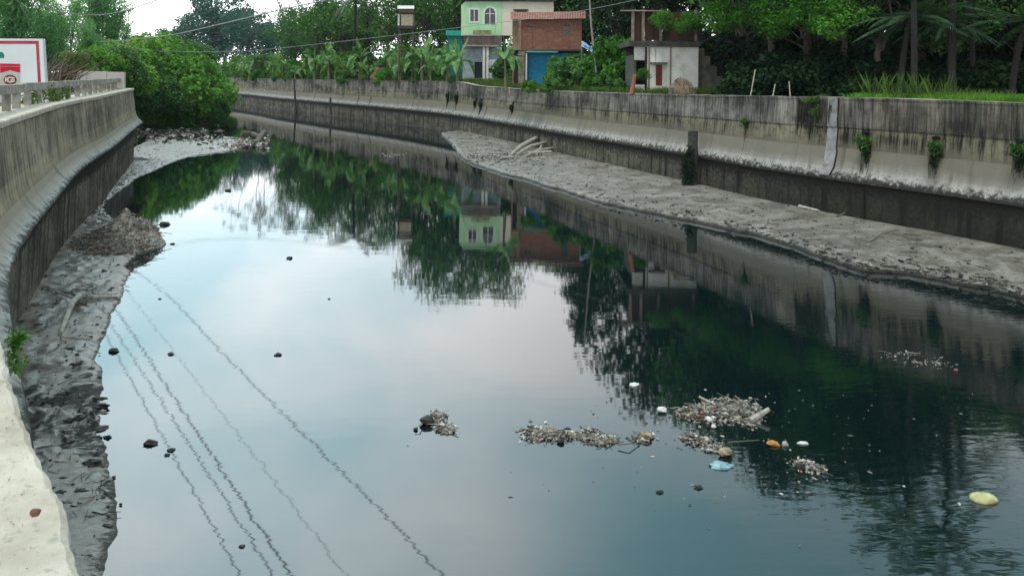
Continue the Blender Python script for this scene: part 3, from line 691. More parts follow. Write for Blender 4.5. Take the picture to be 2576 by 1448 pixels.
def ground_z(x, Y): return 6.1
def spot(x, Y, z=6.0): r, d = ray(x, 192); return Vector((r * Y, Y, z))

# right bank and far trees: (pixel column, distance, height, prototype)
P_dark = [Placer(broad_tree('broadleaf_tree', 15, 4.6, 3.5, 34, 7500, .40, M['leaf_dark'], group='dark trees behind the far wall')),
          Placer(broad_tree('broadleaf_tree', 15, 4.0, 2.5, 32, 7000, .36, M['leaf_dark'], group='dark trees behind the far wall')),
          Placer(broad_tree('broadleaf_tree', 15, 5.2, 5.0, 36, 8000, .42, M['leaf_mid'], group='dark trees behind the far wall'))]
P_mid = [Placer(broad_tree('broadleaf_tree', 15, 5.2, 4.0, 34, 7000, .42, M['leaf_mid'], group='green trees behind the banana row')),
         Placer(broad_tree('broadleaf_tree', 15, 4.2, 4.5, 30, 6000, .40, M['leaf_mid'], group='green trees behind the banana row'))]
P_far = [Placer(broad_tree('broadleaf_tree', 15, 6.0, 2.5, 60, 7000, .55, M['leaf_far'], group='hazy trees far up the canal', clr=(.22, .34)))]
P_cone = [Placer(broad_tree('conical_tree', 15, 4.2, 2.0, 44, 7500, .38, M['leaf_dark'], cone=True))]
def plant(lst, placers, text, Z=6.0, proto_h=15.0):
    lst = sorted(lst)
    for k, e in enumerate(lst):
        x, Y, h = e[:3]; sx = (e[3] if len(e) > 3 else 1.0) * h / proto_h
        placers[k % len(placers)](spot(x, Y, Z), rng.uniform(0, 6.28), (sx, sx, h / proto_h), text % ORD[k] if '%s' in text else text)
plant([(1640, 80, 23), (1745, 83, 23), (1872, 66, 19), (1945, 58, 17.5), (2040, 56, 16.5), (2130, 53, 15.5), (2220, 50, 14.2), (2320, 54, 12.5), (2405, 52, 11.5), (2560, 52, 12), (2700, 50, 11), (2850, 48, 10.5), (3050, 44, 10)],
      P_dark, '%s dark broadleaf tree from the left in the front row beyond the right wall')
plant([(1560, 92, 16), (1880, 84, 20), (1990, 80, 19.5), (2100, 78, 19), (2200, 76, 17), (2310, 72, 17), (2420, 70, 16.5), (2530, 70, 17), (2640, 66, 17), (2780, 62, 16.5), (2950, 58, 16.5)],
      P_dark, '%s dark broadleaf tree from the left in the back row of the grove')
P_cone[0](spot(1468, 126), 0.4, (1.8, 1.8, 34.0 / 15), 'tall tapering dark tree with a pointed tip behind the rusty house')
plant([(800, 165, 21), (862, 160, 21), (742, 178, 17), (975, 145, 19.5), (1078, 134, 25, .8), (1155, 124, 24, .8), (1265, 122, 22.5, .8), (1350, 132, 20), (1400, 128, 20), (1110, 150, 19), (1215, 150, 20), (1020, 160, 18), (930, 165, 16), (1320, 140, 18), (1440, 130, 19), (1530, 125, 18)],
      P_mid, '%s green broadleaf tree from the left behind the banana row and houses')
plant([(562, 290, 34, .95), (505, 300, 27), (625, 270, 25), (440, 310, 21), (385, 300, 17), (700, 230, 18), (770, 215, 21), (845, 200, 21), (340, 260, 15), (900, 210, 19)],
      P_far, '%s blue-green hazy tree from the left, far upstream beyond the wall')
P_tw = [Placer(twig_tree('bare_tree', 26, 1500, 'tree', 'thin twiggy trees against the sky')), Placer(twig_tree('bare_tree', 26, 1100, 'tree', 'thin twiggy trees against the sky'))]
plant([(652, 260, 33), (690, 250, 34), (728, 240, 33), (765, 245, 33), (800, 235, 32), (835, 230, 32)], P_tw, '%s thin sparsely leaved tree from the left standing against the pale sky', proto_h=26)
P_fe = [Placer(feather_tree('bamboo_clump', 15, 14, 3.2, 6500, M['leaf_feather'], 'bamboo', 'feathery bamboo behind the sign')),
        Placer(feather_tree('bamboo_clump', 15, 12, 2.6, 5500, M['leaf_feather'], 'bamboo', 'feathery bamboo behind the sign'))]
plant([(-70, 66, 19), (18, 62, 15), (60, 84, 13), (112, 90, 11), (165, 82, 12), (214, 92, 16, .9), (262, 98, 15, .9), (300, 110, 11), (130, 70, 9), (230, 76, 8), (345, 118, 9)], P_fe, '%s feathery bamboo clump from the left behind the white sign')

# coconut palms
P_pl = [Placer(palm('coconut_palm', 12, 'palm tree', 'coconut palms')), Placer(palm('coconut_palm', 12, 'palm tree', 'coconut palms', 17))]
plant([(2265, 46, 5.4, 2.2), (2395, 45, 13.8, .9), (2300, 44, 12.2, .9), (2448, 47, 11, .95), (2545, 44, 5.0, 2.3), (2390, 47, 5.2, 2.1), (890, 138, 17, .95), (925, 146, 14.5, .9)],
      P_pl, '%s coconut palm from the left with drooping fronds above the trees', proto_h=12)

# banana plants
P_ba = [Placer(banana('banana_plant', 2.6, 9, 'banana plant', 'banana plants along the far wall')), Placer(banana('banana_plant', 2.3, 8, 'banana plant', 'banana plants along the far wall')),
        Placer(banana('banana_plant', 2.9, 10, 'banana plant', 'banana plants along the far wall'))]
def wall_Y(x):                                   # distance of the far wall along a pixel column
    best = None
    for p in RP:
        if p.y > 20:
            e = abs(1288 + F * p.x / p.y - x)
            if best is None or e < best[0]: best = (e, p.y)
    return best[1]
bl = []
for x in range(556, 1150, 19):
    if 940 < x < 968: continue
    Y = wall_Y(x) + rng.choice((2.5, 4, 7, 12)); bl.append((x + rng.uniform(-9, 9), Y, rng.uniform(3.2, 6.8), rng.uniform(.9, 1.3)))
bl += [(1062, 110, 7.6), (1130, 106, 6.3), (905, 128, 7), (828, 138, 7.2), (1272, 74, 4.9, 1.05), (1240, 78, 3.8), (1852, 57, 5.6, 1.3), (1800, 66, 5.2)]
plant(bl[:36], P_ba, '%s banana plant from the left, counting along the top of the far wall', 6.05, 4.4)

# creeper mounds on the left bank
P_cr = [Placer(shrub('creeper_bush', 3.2, 5.0, 9500, .30, 'creeper', 'bush', 'creeper covered bushes at the left bend')), Placer(shrub('creeper_bush', 3.0, 5.0, 9000, .28, 'creeper', 'bush', 'creeper covered bushes at the left bend', 18)),
        Placer(shrub('creeper_bush', 3.2, 5.0, 8500, .27, 'leaf_mid', 'bush', 'creeper covered bushes at the left bend', 16))]
cr_ = [(212, 74, 4.6, 6.0), (255, 80, 5.0, 6.0), (300, 84, 5.2, 6.0), (332, 90, 6.4, 5.6), (348, 95, 8.2, 4.6), (372, 93, 6.4, 3.6), (392, 98, 9.0, 3.4), (425, 97, 8.0, 3.0), (452, 101, 8.6, 2.8), (478, 97, 6.4, 2.2), (495, 103, 8.0, 2.2), (520, 106, 7.0, 1.6), (538, 109, 6.0, .8), (548, 104, 3.6, .3), (410, 92, 4.4, 3.2), (505, 98, 4.6, 1.0), (400, 112, 8.0, 6.0), (470, 116, 8.0, 5.5)]
for k, (x, Y, h, z) in enumerate(sorted(cr_)):
    P_cr[k % 3](spot(x, Y, z - .2), rng.uniform(0, 6.28), (h / 5, h / 5, h / 5), ORD[k] + ' creeper covered bush from the left where the canal bends')
# undergrowth behind the far wall
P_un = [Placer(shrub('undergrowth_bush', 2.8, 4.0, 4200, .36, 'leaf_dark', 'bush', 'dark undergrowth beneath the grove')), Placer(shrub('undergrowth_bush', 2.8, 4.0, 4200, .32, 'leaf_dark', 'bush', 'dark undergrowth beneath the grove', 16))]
un = [(x + rng.uniform(-20, 20), Y + rng.uniform(-2, 2), rng.uniform(3.2, 5.0)) for x, Y in
      [(1890, 60), (1970, 58), (2050, 55), (2130, 55), (2210, 53), (2290, 53), (2370, 51), (2450, 51), (2530, 48), (2620, 48), (2720, 46), (1930, 72), (2030, 70), (2150, 68), (2260, 66), (2370, 64), (2480, 62), (2590, 60), (1830, 72), (1700, 82), (1620, 86), (2700, 57), (1560, 100), (1500, 92), (1450, 95)]]
un += [(x + rng.uniform(-15, 15), Y + rng.uniform(-2, 2), rng.uniform(7.5, 10.5)) for x, Y in
      [(1880, 92), (1960, 90), (2040, 88), (2120, 86), (2200, 84), (2280, 82), (2360, 80), (2440, 78), (2520, 77), (2600, 76), (2690, 74), (2790, 70), (1800, 95), (1720, 98), (1640, 102), (1560, 112), (1480, 116), (1400, 124), (2900, 64)]]
un += [(x + rng.uniform(-12, 12), Y, rng.uniform(2.6, 3.8)) for x, Y in [(1900, 54), (1975, 52.5), (2055, 51), (2150, 50), (2240, 50.5), (2330, 49.5), (2420, 48.5), (2510, 47), (2600, 46)]]
un += [(x, Y, rng.uniform(5.0, 6.8)) for x, Y in [(1905, 66), (2000, 63), (2090, 61), (2175, 60), (2260, 59), (2340, 58), (2425, 57), (2505, 55), (2585, 54)]]
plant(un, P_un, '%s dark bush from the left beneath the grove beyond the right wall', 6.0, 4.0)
P_um = [Placer(shrub('green_bush', 2.6, 4.0, 3200, .42, 'leaf_mid', 'bush', 'green bushes behind the banana row')), Placer(shrub('green_bush', 2.6, 4.0, 3000, .40, 'leaf_bright', 'bush', 'green bushes behind the banana row', 16))]
um = [(x + rng.uniform(-15, 15), Y + rng.uniform(-5, 5), rng.uniform(4.5, 8.0)) for x, Y in
      [(570, 205), (620, 200), (680, 185), (740, 172), (800, 160), (850, 152), (900, 146), (960, 138), (1010, 134), (1060, 132), (1110, 128), (600, 230), (720, 205), (830, 180), (940, 165), (1050, 150), (1120, 140)]]
um += [(x, wall_Y(x) + rng.uniform(3, 8), rng.uniform(1.6, 3.4)) for x in range(560, 1150, 45)]
um += [(1275, 122, 7.5), (1292, 108, 5), (1255, 130, 7), (1130, 142, 8), (1100, 152, 9), (1160, 140, 7)]
um += [(1425, 79, 4.0), (1455, 80, 4.4)]
um += [(1432, 73, 3.4), (1455, 75, 3.6), (1535, 72, 5.8, .7), (1560, 76, 6.2, .7), (1512, 70, 2.2), (1385, 71.5, 1.4), (1332, 72, 1.3), (1490, 69, 1.7), (1545, 65, 1.6)]
plant(um, P_um, '%s green bush from the left behind the far wall', 6.0, 4.0)
P_cl = Placer(shrub('climbing_branch', 2.6, 3.0, 2600, .26, 'leaf_bright', 'branch', 'sunlit climbers over the ruined storey', 14, .55))
for k, (x, y, Y, h) in enumerate([(1668, 22, 61.0, 1.5), (1618, 150, 61.3, .9), (1732, 30, 61.2, 1.6), (1800, 26, 60, 2.6), (1860, 25, 57, 3.2), (1940, 30, 54, 3.0), (2020, 28, 52, 2.6), (2110, 30, 50, 2.8)]):
    P_cl(atd(x, y, Y) - Vector((0, .3, 1.6)), k * 1.3, h / 3, ORD[k] + ' sunlit leafy climber from the left on the white house and grove')

# grass
def grass(name, label, pts, h, mat, n):
    a = MB(); V = []; n_ = len(pts)
    idx = nrg.integers(0, n_, n); base = np.array([list(p) for p in pts])[idx] + nrg.normal(size=(n, 3)) * np.array([.25, .25, 0])
    hh = h * (0.5 + nrg.random(n)); an = nrg.random(n) * 6.28; dx = np.stack([np.cos(an), np.sin(an), np.zeros(n)], 1)
    ln = np.stack([np.cos(an * 1.7), np.sin(an * 1.7), np.zeros(n)], 1) * (0.55 * hh * nrg.random(n))[:, None]; up = np.array([0, 0, 1.0])
    w = (0.009 + .011 * nrg.random(n))[:, None] * 1.3
    V = np.stack([base - dx * w, base + dx * w, base + ln * .45 + up * hh[:, None] * .6 + dx * w * .8, base + ln + up * hh[:, None]], 1).reshape(-1, 3)
    a.arr(V, np.arange(n * 4).reshape(n, 4)); return tag(a.build(name, mat), label, kind='stuff')
def behind(x0, x1, o0, o1, n, z=0.0):
    o = []; ids = [i for i in range(len(RP)) if RP[i].y > 15 and x0 <= 1288 + F * RP[i].x / RP[i].y <= x1]
    for _ in range(n):
        i = rng.choice(ids); p = RP[i] + RN[i] * rng.uniform(o0, o1); o.append(p + Vector((rng.uniform(-.4, .4), rng.uniform(-.4, .4), RT[i] - .15 + z)))
    return o
grass('tall_grass', 'bright green grass on the bank top at right', behind(2110, 3000, 1.5, 9, 900), .30, M['grass'], 60000)
grass('short_grass', 'sunny green grass in front of the houses', behind(1120, 1600, 1.7, 9, 700), .5, M['grass_dry'], 26000)
grass('dark_weeds', 'weeds along the top of the far wall', behind(560, 1160, 1.6, 4, 500), .5, M['grass_dry'], 6000)
grass('seed_grass', 'scattered taller seeding grass on the right bank top', behind(2110, 3000, 1.6, 7, 120), .5, M['grass_dry'], 1200)
grass('reed_grass', 'thin tall weeds on the wall top', behind(2090, 2300, 1.8, 3.2, 40), 1.1, M['grass_dry'], 260)
gp = []
for _ in range(500):
    x, y = rng.uniform(338, 500), rng.uniform(268, 326); gp.append(at(x, y - (x - 338) * .05, .35 + max(0, 326 - y) * .046))
grass('bank_grass', 'bright grass on the muddy bank below the creepers', gp, .8, M['grass'], 15000)
mound = MB(); rows = []
for i in range(14):
    r = []
    for j in range(14):
        x, y = 325 + 200 * j / 13, 335 - 72 * i / 13; z = 0.12 + 3.2 * (i / 13) * max(0.15, 1 - (j / 13) * .7)
        r.append(at(x, y, z))
    rows.append(r)
mound.grid(rows); tag(mound.build('earth_slope', M['turf'], smooth=True), 'grassy slope rising from the mud beach', kind='structure')
#@@PART3@@
# ------------------------------------------------------------------ houses
def prect(mb, x0, y0, x1, y1, Y, depth=0.2, mi=0, out=0.0):
    """a slab whose front face fills the surveyed rectangle at distance Y"""
    a, b = atd(x0, y0, Y), atd(x1, y1, Y)
    mb.box(((a.x + b.x) / 2, Y - out + depth / 2, (a.z + b.z) / 2), (abs(b.x - a.x), depth, abs(a.z - b.z)), mi=mi)
def rectpart(name, mat, parent, x0, y0, x1, y1, Y, depth=0.2, out=0.0):
    m = MB(); prect(m, x0, y0, x1, y1, Y, depth, 0, out); return m.build(name, mat, parent)
def wall_with_holes(name, mat, parent, x0, y0, x1, y1, Y, holes, depth=0.22):
    """front wall with true openings, tiled out of slabs around the holes"""
    xs = sorted({x0, x1, *[h[0] for h in holes], *[h[2] for h in holes]}); m = MB()
    for a, b in zip(xs, xs[1:]):
        cuts = sorted([(h[1], h[3]) for h in holes if h[0] <= a and h[2] >= b]); y = y0
        for c, d in cuts + [(y1, y1)]:
            if c - y > 0.1: prect(m, a, y, b, c, Y, depth)
            y = d
    return m.build(name, mat, parent)
glass = flat('window_dark', (0.012, 0.016, 0.02), 0.15, 0.2, spec=0.6)
white_p = flat('white_paint', (0.74, 0.74, 0.70), 0.6, 0.08)
dark_in = flat('dark_interior', (0.03, 0.03, 0.03), 0.9)
tin_rust = simple('rusty_tin', [(0.3, (0.17, 0.07, 0.05)), (0.55, (0.30, 0.13, 0.09)), (0.75, (0.36, 0.2, 0.15))], 1.6, 0.7, sc=(1, 1, .4))
# --- white house with the ruined storey
Yw = 62.0
B = atd(1690, 240, Yw); B.y = Yw + 2
hs = empty('white_house', B, 'white plastered house with narrow red door and ruined rusty storey above', 'house')
wplas = simple('white_plaster', [(0.25, (0.42, 0.40, 0.33)), (0.42, (0.70, 0.69, 0.64)), (0.7, (0.80, 0.79, 0.75))], .9, 0.85, .3, .02)
wall_with_holes('front_wall', wplas, hs, 1627, 117, 1756, 250, Yw, [(1649, 164, 1667, 216)])
m = MB(); prect(m, 1596, 117, 1627, 152, Yw + .3); prect(m, 1596, 213, 1626, 250, Yw + .05); m.build('stair_bay_wall', wplas, hs)
m = MB(); a, b = atd(1596, 150, Yw), atd(1756, 250, Yw)
m.box((a.x + .1, Yw + 2.5, 7.6), (.2, 4.3, 3.6)); m.box((b.x - .1, Yw + 2.5, 8.1), (.2, 4.4, 4.4)); m.box(((a.x + b.x) / 2, Yw + 4.8, 8.1), (b.x - a.x, .2, 4.4)); m.build('side_wall', flat('mossy_render', (.10, .105, .085), .9, .5), hs)
rectpart('slab', flat('dark_slab', (0.075, 0.065, 0.055), .9, .4), hs, 1581, 103, 1760, 118.5, Yw, 5.4, .35)
d = rectpart('door', flat('red_door', (0.20, 0.045, 0.035), .6, .3), hs, 1650, 165, 1666.5, 215.5, Yw + .08, .06)
m = MB(); prect(m, 1657.6, 167, 1658.6, 213, Yw + .08, .03, out=.012); m.build('door_joint', dark_in, d)
rectpart('door_canopy', flat('canopy', (.13, .12, .10), .9), hs, 1636, 157, 1676, 162, Yw, .6, .6)
for x in (1686.5, 1632.5): rectpart('drain_pipe', flat('pipe_ochre', (.22, .18, .11), .7), hs, x - 1.1, 119, x + 1.1, 240, Yw, .07, .08)
rectpart('drain_pipe', flat('pipe_black', (.02, .02, .02), .7), hs, 1622.5, 119, 1626.5, 242, Yw, .1, .12)
postm = flat('concrete_post', (.24, .20, .165), .9, .35)
for x in (1592, 1618, 1662, 1750): rectpart('post', postm, hs, x - 3, 25, x + 3, 103, Yw, .22, .1)
dirty = simple('rusty_sheet', [(0.3, (0.045, 0.030, 0.024)), (0.55, (0.10, 0.06, 0.045)), (0.8, (0.17, 0.085, 0.06))], 1.1, 0.85, sc=(1, 1, .3))
for x0, x1 in ((1596, 1614), (1622, 1658), (1666, 1746)):
    n = int((x1 - x0) / 1.6); m = MB(); rows = []
    for i in range(n * 2 + 1):
        x = x0 + (x1 - x0) * i / (n * 2); rows.append([atd(x, y, Yw + .05) + Vector((0, .03 if i % 2 else -.03, 0)) for y in (30, 66, 102)])
    m.grid(rows); m.build('sheet_panel', dirty, hs)
rectpart('broken_lintel', postm, hs, 1560, 26, 1655, 30, Yw, .4, .3)
# ruined wall to its right
rv = empty('ruined_wall', atd(1800, 240, 61), 'mossy grey ruined wall stepping down beside the white house', 'wall'); rv['kind'] = 'thing'
mossw = simple('mossy_wall', [(.3, (.035, .04, .025)), (.5, (.10, .105, .075)), (.75, (.19, .19, .15))], 1.0, .9)
for i, (x0, y0, x1) in enumerate(((1758, 122, 1771), (1771, 142, 1785), (1785, 166, 1802), (1802, 192, 1826), (1826, 208, 1850))):
    rectpart('wall_block', mossw, rv, x0 + .2, y0, x1 - .2, 245, 62.5, .35, .05 * i)
# --- rusty brick house
Yb = 87.0
hb = empty('brick_house', atd(1380, 245, Yb) + Vector((0, 2, 0)), 'rust red brick house over a turquoise ground floor room', 'house')
m, nt, bb = NM('red_brick'); br = node(nt, 'ShaderNodeTexBrick'); nt.links.new(coords(nt, 'Object', (1, 1, 1)), br.inputs['Vector'])
mp2 = node(nt, 'ShaderNodeMapping'); t2 = node(nt, 'ShaderNodeTexCoord'); mp2.inputs['Rotation'].default_value = (rad(90), 0, 0); nt.links.new(t2.outputs['Object'], mp2.inputs[0]); nt.links.new(mp2.outputs[0], br.inputs['Vector'])
br.inputs['Scale'].default_value = 2.2; br.inputs['Color1'].default_value = (.22, .085, .06, 1); br.inputs['Color2'].default_value = (.30, .13, .09, 1); br.inputs['Mortar'].default_value = (.16, .10, .075, 1); br.inputs['Mortar Size'].default_value = .015
pn = tnoise(nt, coords(nt, 'Object', (1.2, 1, 2.2)), .8, 4); nt.links.new(mixc(nt, ramp(nt, pn, [(.5, 0.0), (.68, .55)]), br.outputs[0], (.33, .2, .13)), bb.inputs['Base Color']); bb.inputs['Roughness'].default_value = .9
brick = m
wall_with_holes('brick_wall', brick, hb, 1311, 48, 1463, 125, Yb, [(1416, 64, 1433, 91), (1325, 67, 1340, 76)])
for r_ in ((1416, 64, 1433, 91), (1325, 67, 1340, 76)):
    w = rectpart('window', flat('window_frame_dark', (.06, .045, .035), .8), hb, r_[0], r_[1], r_[2], r_[1] + 1.6, Yb, .1, .02)
    rectpart('pane', glass, w, r_[0], r_[1] + 1.6, r_[2], r_[3], Yb + .12, .04)
rectpart('timber_wall', flat('pale_timber', (.27, .19, .125), .85, .3), hb, 1289, 48, 1304, 125, Yb + .25)
for x in (1306, 1310): rectpart('corner_post', flat('corner_pole', (.34, .22, .17), .8), hb, x - 1.2, 47, x + 1.2, 127, Yb, .1, .15)
rows = []; a = MB()                                  # roof sheet, pitched towards the viewer
for i in range(61):
    x = 1284 + (1474 - 1284) * i / 60; k = i / 60; dz = .035 if i % 2 else -.035
    f_, b_ = atd(x, 49.5 - 8 * (k > .0) * k * .35, Yb - .6), atd(x, 38 - 3 * k, Yb + 3.6)
    rows.append([f_ + Vector((0, 0, dz)), (f_ + b_) / 2 + Vector((0, 0, dz + .05)), b_ + Vector((0, 0, dz + .3))])
a.grid(rows); a.build('roof', tin_rust, hb)
m = MB(); p0, p1 = atd(1289, 125, Yb), atd(1463, 125, Yb)
m.box((p0.x + .1, Yb + 2.3, 9.5), (.2, 4, 6.5)); m.box((p1.x - .1, Yb + 2.3, 11.5), (.2, 4, 5)); m.box(((p0.x + p1.x) / 2, Yb + 4.4, 10), (p1.x - p0.x, .2, 8)); m.build('back_wall', brick, hb)
rectpart('floor_slab', flat('grey_beam', (.17, .16, .14), .9), hb, 1289, 125, 1463, 128, Yb, 4.3, .05)
rectpart('lintel', flat('teal_paint', (.10, .36, .32), .6), hb, 1322, 128, 1404, 133, Yb, .3, .12)
rectpart('room_wall', flat('blue_paint', (.015, .22, .42), .6, .15), hb, 1322, 133, 1463, 245, Yb + .9)
rectpart('column', flat('old_column', (.24, .205, .15), .9, .4), hb, 1304, 128, 1319, 245, Yb, .5, .05)
rectpart('column_cap', flat('old_column2', (.26, .22, .165), .9), hb, 1302, 136, 1320, 139.5, Yb, .6, .12)
rectpart('door_post', white_p, hb, 1322.5, 134, 1325, 245, Yb, .1, .02)
rectpart('dark_bay', dark_in, hb, 1289, 128, 1303, 245, Yb + .5)
# --- green and cream house
Yg = 112.0
hg = empty('green_house', atd(1270, 235, Yg) + Vector((0, 3, 0)), 'pale green and cream two tone house with an arched window', 'house')
green = simple('mint_plaster', [(.3, (.40, .66, .38)), (.6, (.48, .75, .45))], .6, .85); creamp = simple('cream_plaster', [(.22, (.34, .29, .21)), (.4, (.74, .67, .55)), (.7, (.80, .74, .63))], .5, .85)
wall_with_holes('green_wall', green, hg, 1170, 4, 1262, 90, Yg, [(1183, 25, 1203, 54), (1219, 20, 1246, 62)])
wall_with_holes('cream_wall', creamp, hg, 1262, 4, 1392, 90, Yg + .1, [(1295, 27, 1325, 44)])
m = MB(); q = [atd(1160, 14, Yg + 3), atd(1170, 4, Yg), atd(1170, 90, Yg), atd(1160, 90, Yg + 3)]; m.face(q); m.build('side_wall', simple('pale_mint', [(.3, (.55, .74, .5)), (.7, (.62, .8, .56))], .6, .85), hg)
rectpart('roof_slab', flat('roof_slab_dark', (.06, .065, .06), .9), hg, 1160, -1, 1400, 3.8, Yg, 7, .5)
w = MB()
for r_ in ((1180, 21, 1206, 25), (1180, 54, 1206, 58), (1180, 25, 1183, 54), (1203, 25, 1206, 54)): prect(w, *r_, Yg, .15, out=.06)
w = w.build('window', white_p, hg); rectpart('pane', glass, w, 1183, 25, 1203, 54, Yg + .12, .04); rectpart('mullion', white_p, w, 1192.2, 25, 1193.8, 54, Yg, .08)
w = MB(); ring = []
for k in range(17):
    an = math.pi * k / 16; ring.append((math.cos(an), math.sin(an)))
def arch(rx, ry, Y): return [atd(1246 + (rx - 13.5), 62, Y)] + [atd(1232.5 + rx * c, 36 - ry * s, Y) for c, s in ring] + [atd(1219 - (rx - 13.5), 62, Y)]
o_, i_ = arch(17.5, 20, Yg - .06), arch(13.5, 16, Yg - .06); o2, i2 = [p + Vector((0, .15, 0)) for p in o_], [p + Vector((0, .15, 0)) for p in i_]
w.grid([list(t) for t in zip(o2, o_, i_, i2)]); w = w.build('arched_window', white_p, hg)
m = MB(); m.face(arch(13.5, 16, Yg + .1)); m.build('pane', glass, w)
m = MB()                                             # spandrels that close the arch corners
for s in (0, 1):
    half = i_[1:10] if s == 0 else i_[9:18]; crn = atd(1246 if s == 0 else 1219, 20, Yg - .01)
    for p, q in zip(half, half[1:]): m.face([crn, Vector((p.x, Yg - .01, p.z)), Vector((q.x, Yg - .01, q.z))])
m.build('arch_spandrel', green, w)
m = MB(); prect(m, 1219, 34, 1246, 36, Yg + .02, .08); prect(m, 1231.6, 20, 1233.2, 62, Yg + .03, .08); m.build('glazing_bar', white_p, w)
w = rectpart('window', flat('old_window', (.10, .08, .055), .9), hg, 1291, 24, 1329, 27, Yg, .6, .5); rectpart('pane', glass, w, 1295, 27, 1325, 44, Yg + .25, .04)
m = MB()
for k in range(5): prect(m, 1299 + k * 5, 28, 1300.2 + k * 5, 44, Yg + .12, .04)
m.build('window_bar', flat('bar_green', (.12, .2, .17), .6), w)
rectpart('balcony_floor', flat('balcony_slab', (.33, .29, .26), .9), hg, 1163, 113, 1254, 118, Yg - 1.2, 1.6, .3)
m = MB(); rows = []
for i in range(47):
    x = 1165 + 87 * i / 46; rows.append([atd(x, y, Yg - 1.3) + Vector((0, .05 if i % 2 else -.05, 0)) for y in (91, 113)])
m.grid(rows); m.build('balcony_panel', simple('brown_sheet', [(.3, (.10, .07, .06)), (.6, (.2, .15, .135)), (.8, (.32, .27, .24))], 1.2, .8, sc=(1, 1, .3)), hg)
rectpart('balcony_rail', flat('rail_cream', (.45, .42, .33), .8), hg, 1164, 87.5, 1254, 90.5, Yg - 1.3, .25, .1)
rectpart('planter', flat('planter_green', (.22, .27, .13), .9, .4), hg, 1190, 76, 1236, 87, Yg - 1.1, .6)
bluegrey = flat('bluegrey_plaster', (.38, .43, .46), .85, .2)
wall_with_holes('ground_wall', bluegrey, hg, 1164, 118, 1262, 235, Yg - .3, [(1193, 156, 1214, 197)])
rectpart('door', flat('door_black', (.02, .02, .025), .7), hg, 1193, 156, 1214, 197, Yg - .1, .06)
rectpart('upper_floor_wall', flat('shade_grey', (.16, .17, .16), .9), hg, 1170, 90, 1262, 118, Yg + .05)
for x in (1217, 1226): rectpart('column', white_p, hg, x - 2.5, 118, x + 2.5, 235, Yg - 1.2, .4)
rectpart('low_wall', flat('pale_blue_wall', (.55, .60, .60), .85), hg, 1228, 150, 1262, 235, Yg - 1.0, .3)
rectpart('meter_box', flat('box_green', (.20, .27, .24), .8), hg, 1238, 180, 1256, 193, Yg - 1.3, .3)
# teal shack left of it
sh = empty('teal_shed', atd(1144, 220, 118), 'small teal green shed left of the pale green house', 'shed')
tealm = flat('teal_tin', (.03, .42, .31), .6, .25)
rectpart('wall', flat('teal_dark', (.02, .2, .16), .7, .3), sh, 1126, 91, 1162, 215, 118, 2.5); rectpart('fascia', tealm, sh, 1122, 77, 1164, 90.5, 118, .3, .3); rectpart('wall_panel', tealm, sh, 1130, 112, 1156, 132, 118, .1, .12)
# hut on stilts
hu = empty('stilt_hut', atd(1023, 170, 114), 'little wooden hut raised on stilts among the trees', 'hut')
Yh = 114.0
rectpart('wall', flat('weathered_board', (.40, .34, .26), .85, .2), hu, 1009, 36, 1038, 65, Yh, 2.0); rectpart('side_board', flat('white_board', (.6, .58, .54), .8), hu, 1001, 36, 1005, 68, Yh, .2, .15)
rectpart('floor', flat('dark_floor', (.06, .05, .045), .9), hu, 1000, 65, 1042, 73, Yh, 2.6, .3); rectpart('eave', flat('brown_eave', (.15, .11, .085), .9), hu, 1003, 22, 1040, 33, Yh, 2.4, .2)
a = MB(); a.grid([[atd(x, 22.5, Yh - .5), atd(x, 14.5, Yh + 1.2), atd(x, 22.5, Yh + 3)] for x in (1000, 1021, 1042)]); a.build('roof', flat('grey_tin', (.62, .63, .6), .5), hu)
for x in (1004, 1038):
    for dy in (0.2, 2.0): m = MB(); p = atd(x, 70, Yh); m.tube([(p.x, Yh + dy, 5.5), (p.x, Yh + dy, p.z)], .12, 6); m.build('stilt', M['bark'], hu)
# blue tarpaulin lean-to
tp = empty('tarpaulin_shelter', atd(1488, 230, 76), 'sloping blue and white tarpaulin beside the leaning pole', 'shelter')
a = MB(); a.grid([[atd(1463 + 45 * k, 103 + 27 * k, 75.0) + Vector((0, 0, .04 * math.sin(9 * k))), atd(1463 + 45 * k, 118 + 20 * k, 73.6) + Vector((0, 0, .05 * math.sin(7 * k + 1)))] for k in [i / 8 for i in range(9)]])
a.build('sheet', simple('blue_tarp', [(.42, (.06, .2, .62)), (.5, (.3, .5, .85)), (.58, (.62, .74, .9))], 1.6, .5), tp)
a = MB()
for x, y in ((1464, 103), (1507, 130)): p = atd(x, y, 75); a.tube([(p.x, 75, 5.8), p], .06, 5)
p = atd(1480, 130, 74); a.box((p.x, 75.2, 7.0), (1.6, .3, 2.2)); a.build('support', flat('grey_board', (.22, .23, .23), .9), tp)
# poles
def pole(name, label, cat, pts, r, mat, n=6):
    m = MB(); m.tube(pts, r, n); return tag(m.build(name, mat), label, cat)
greyw = flat('grey_pole', (.27, .255, .23), .85, .3, 3); darkw = flat('dark_pole', (.03, .028, .026), .85, .3, 3)
pole('utility_pole', 'tall leaning grey bamboo utility pole behind the far wall', 'pole', [atd(1478, -90, 73), atd(1487, 60, 72), atd(1503, 215, 71)], [.07, .09, .11], greyw)
pole('mooring_pole', 'thin dark pole standing in the water against the far wall', 'pole', [atd(740, 200, 149), atd(742, 240, 148.5), atd(746, 300, 146.8)], [.16, .2, .24], darkw)
pole('mooring_pole', 'short dark pole leaning on the footing beyond the first pole', 'pole', [atd(831, 246, 130.5), atd(832, 286, 129)], [.18, .2], darkw)
pole('fence_post', 'red painted post leaning beside the white house', 'post', [atd(1597, 188, 58), atd(1588, 238, 57.5)], [.14, .16], flat('red_post', (.30, .10, .08), .8))
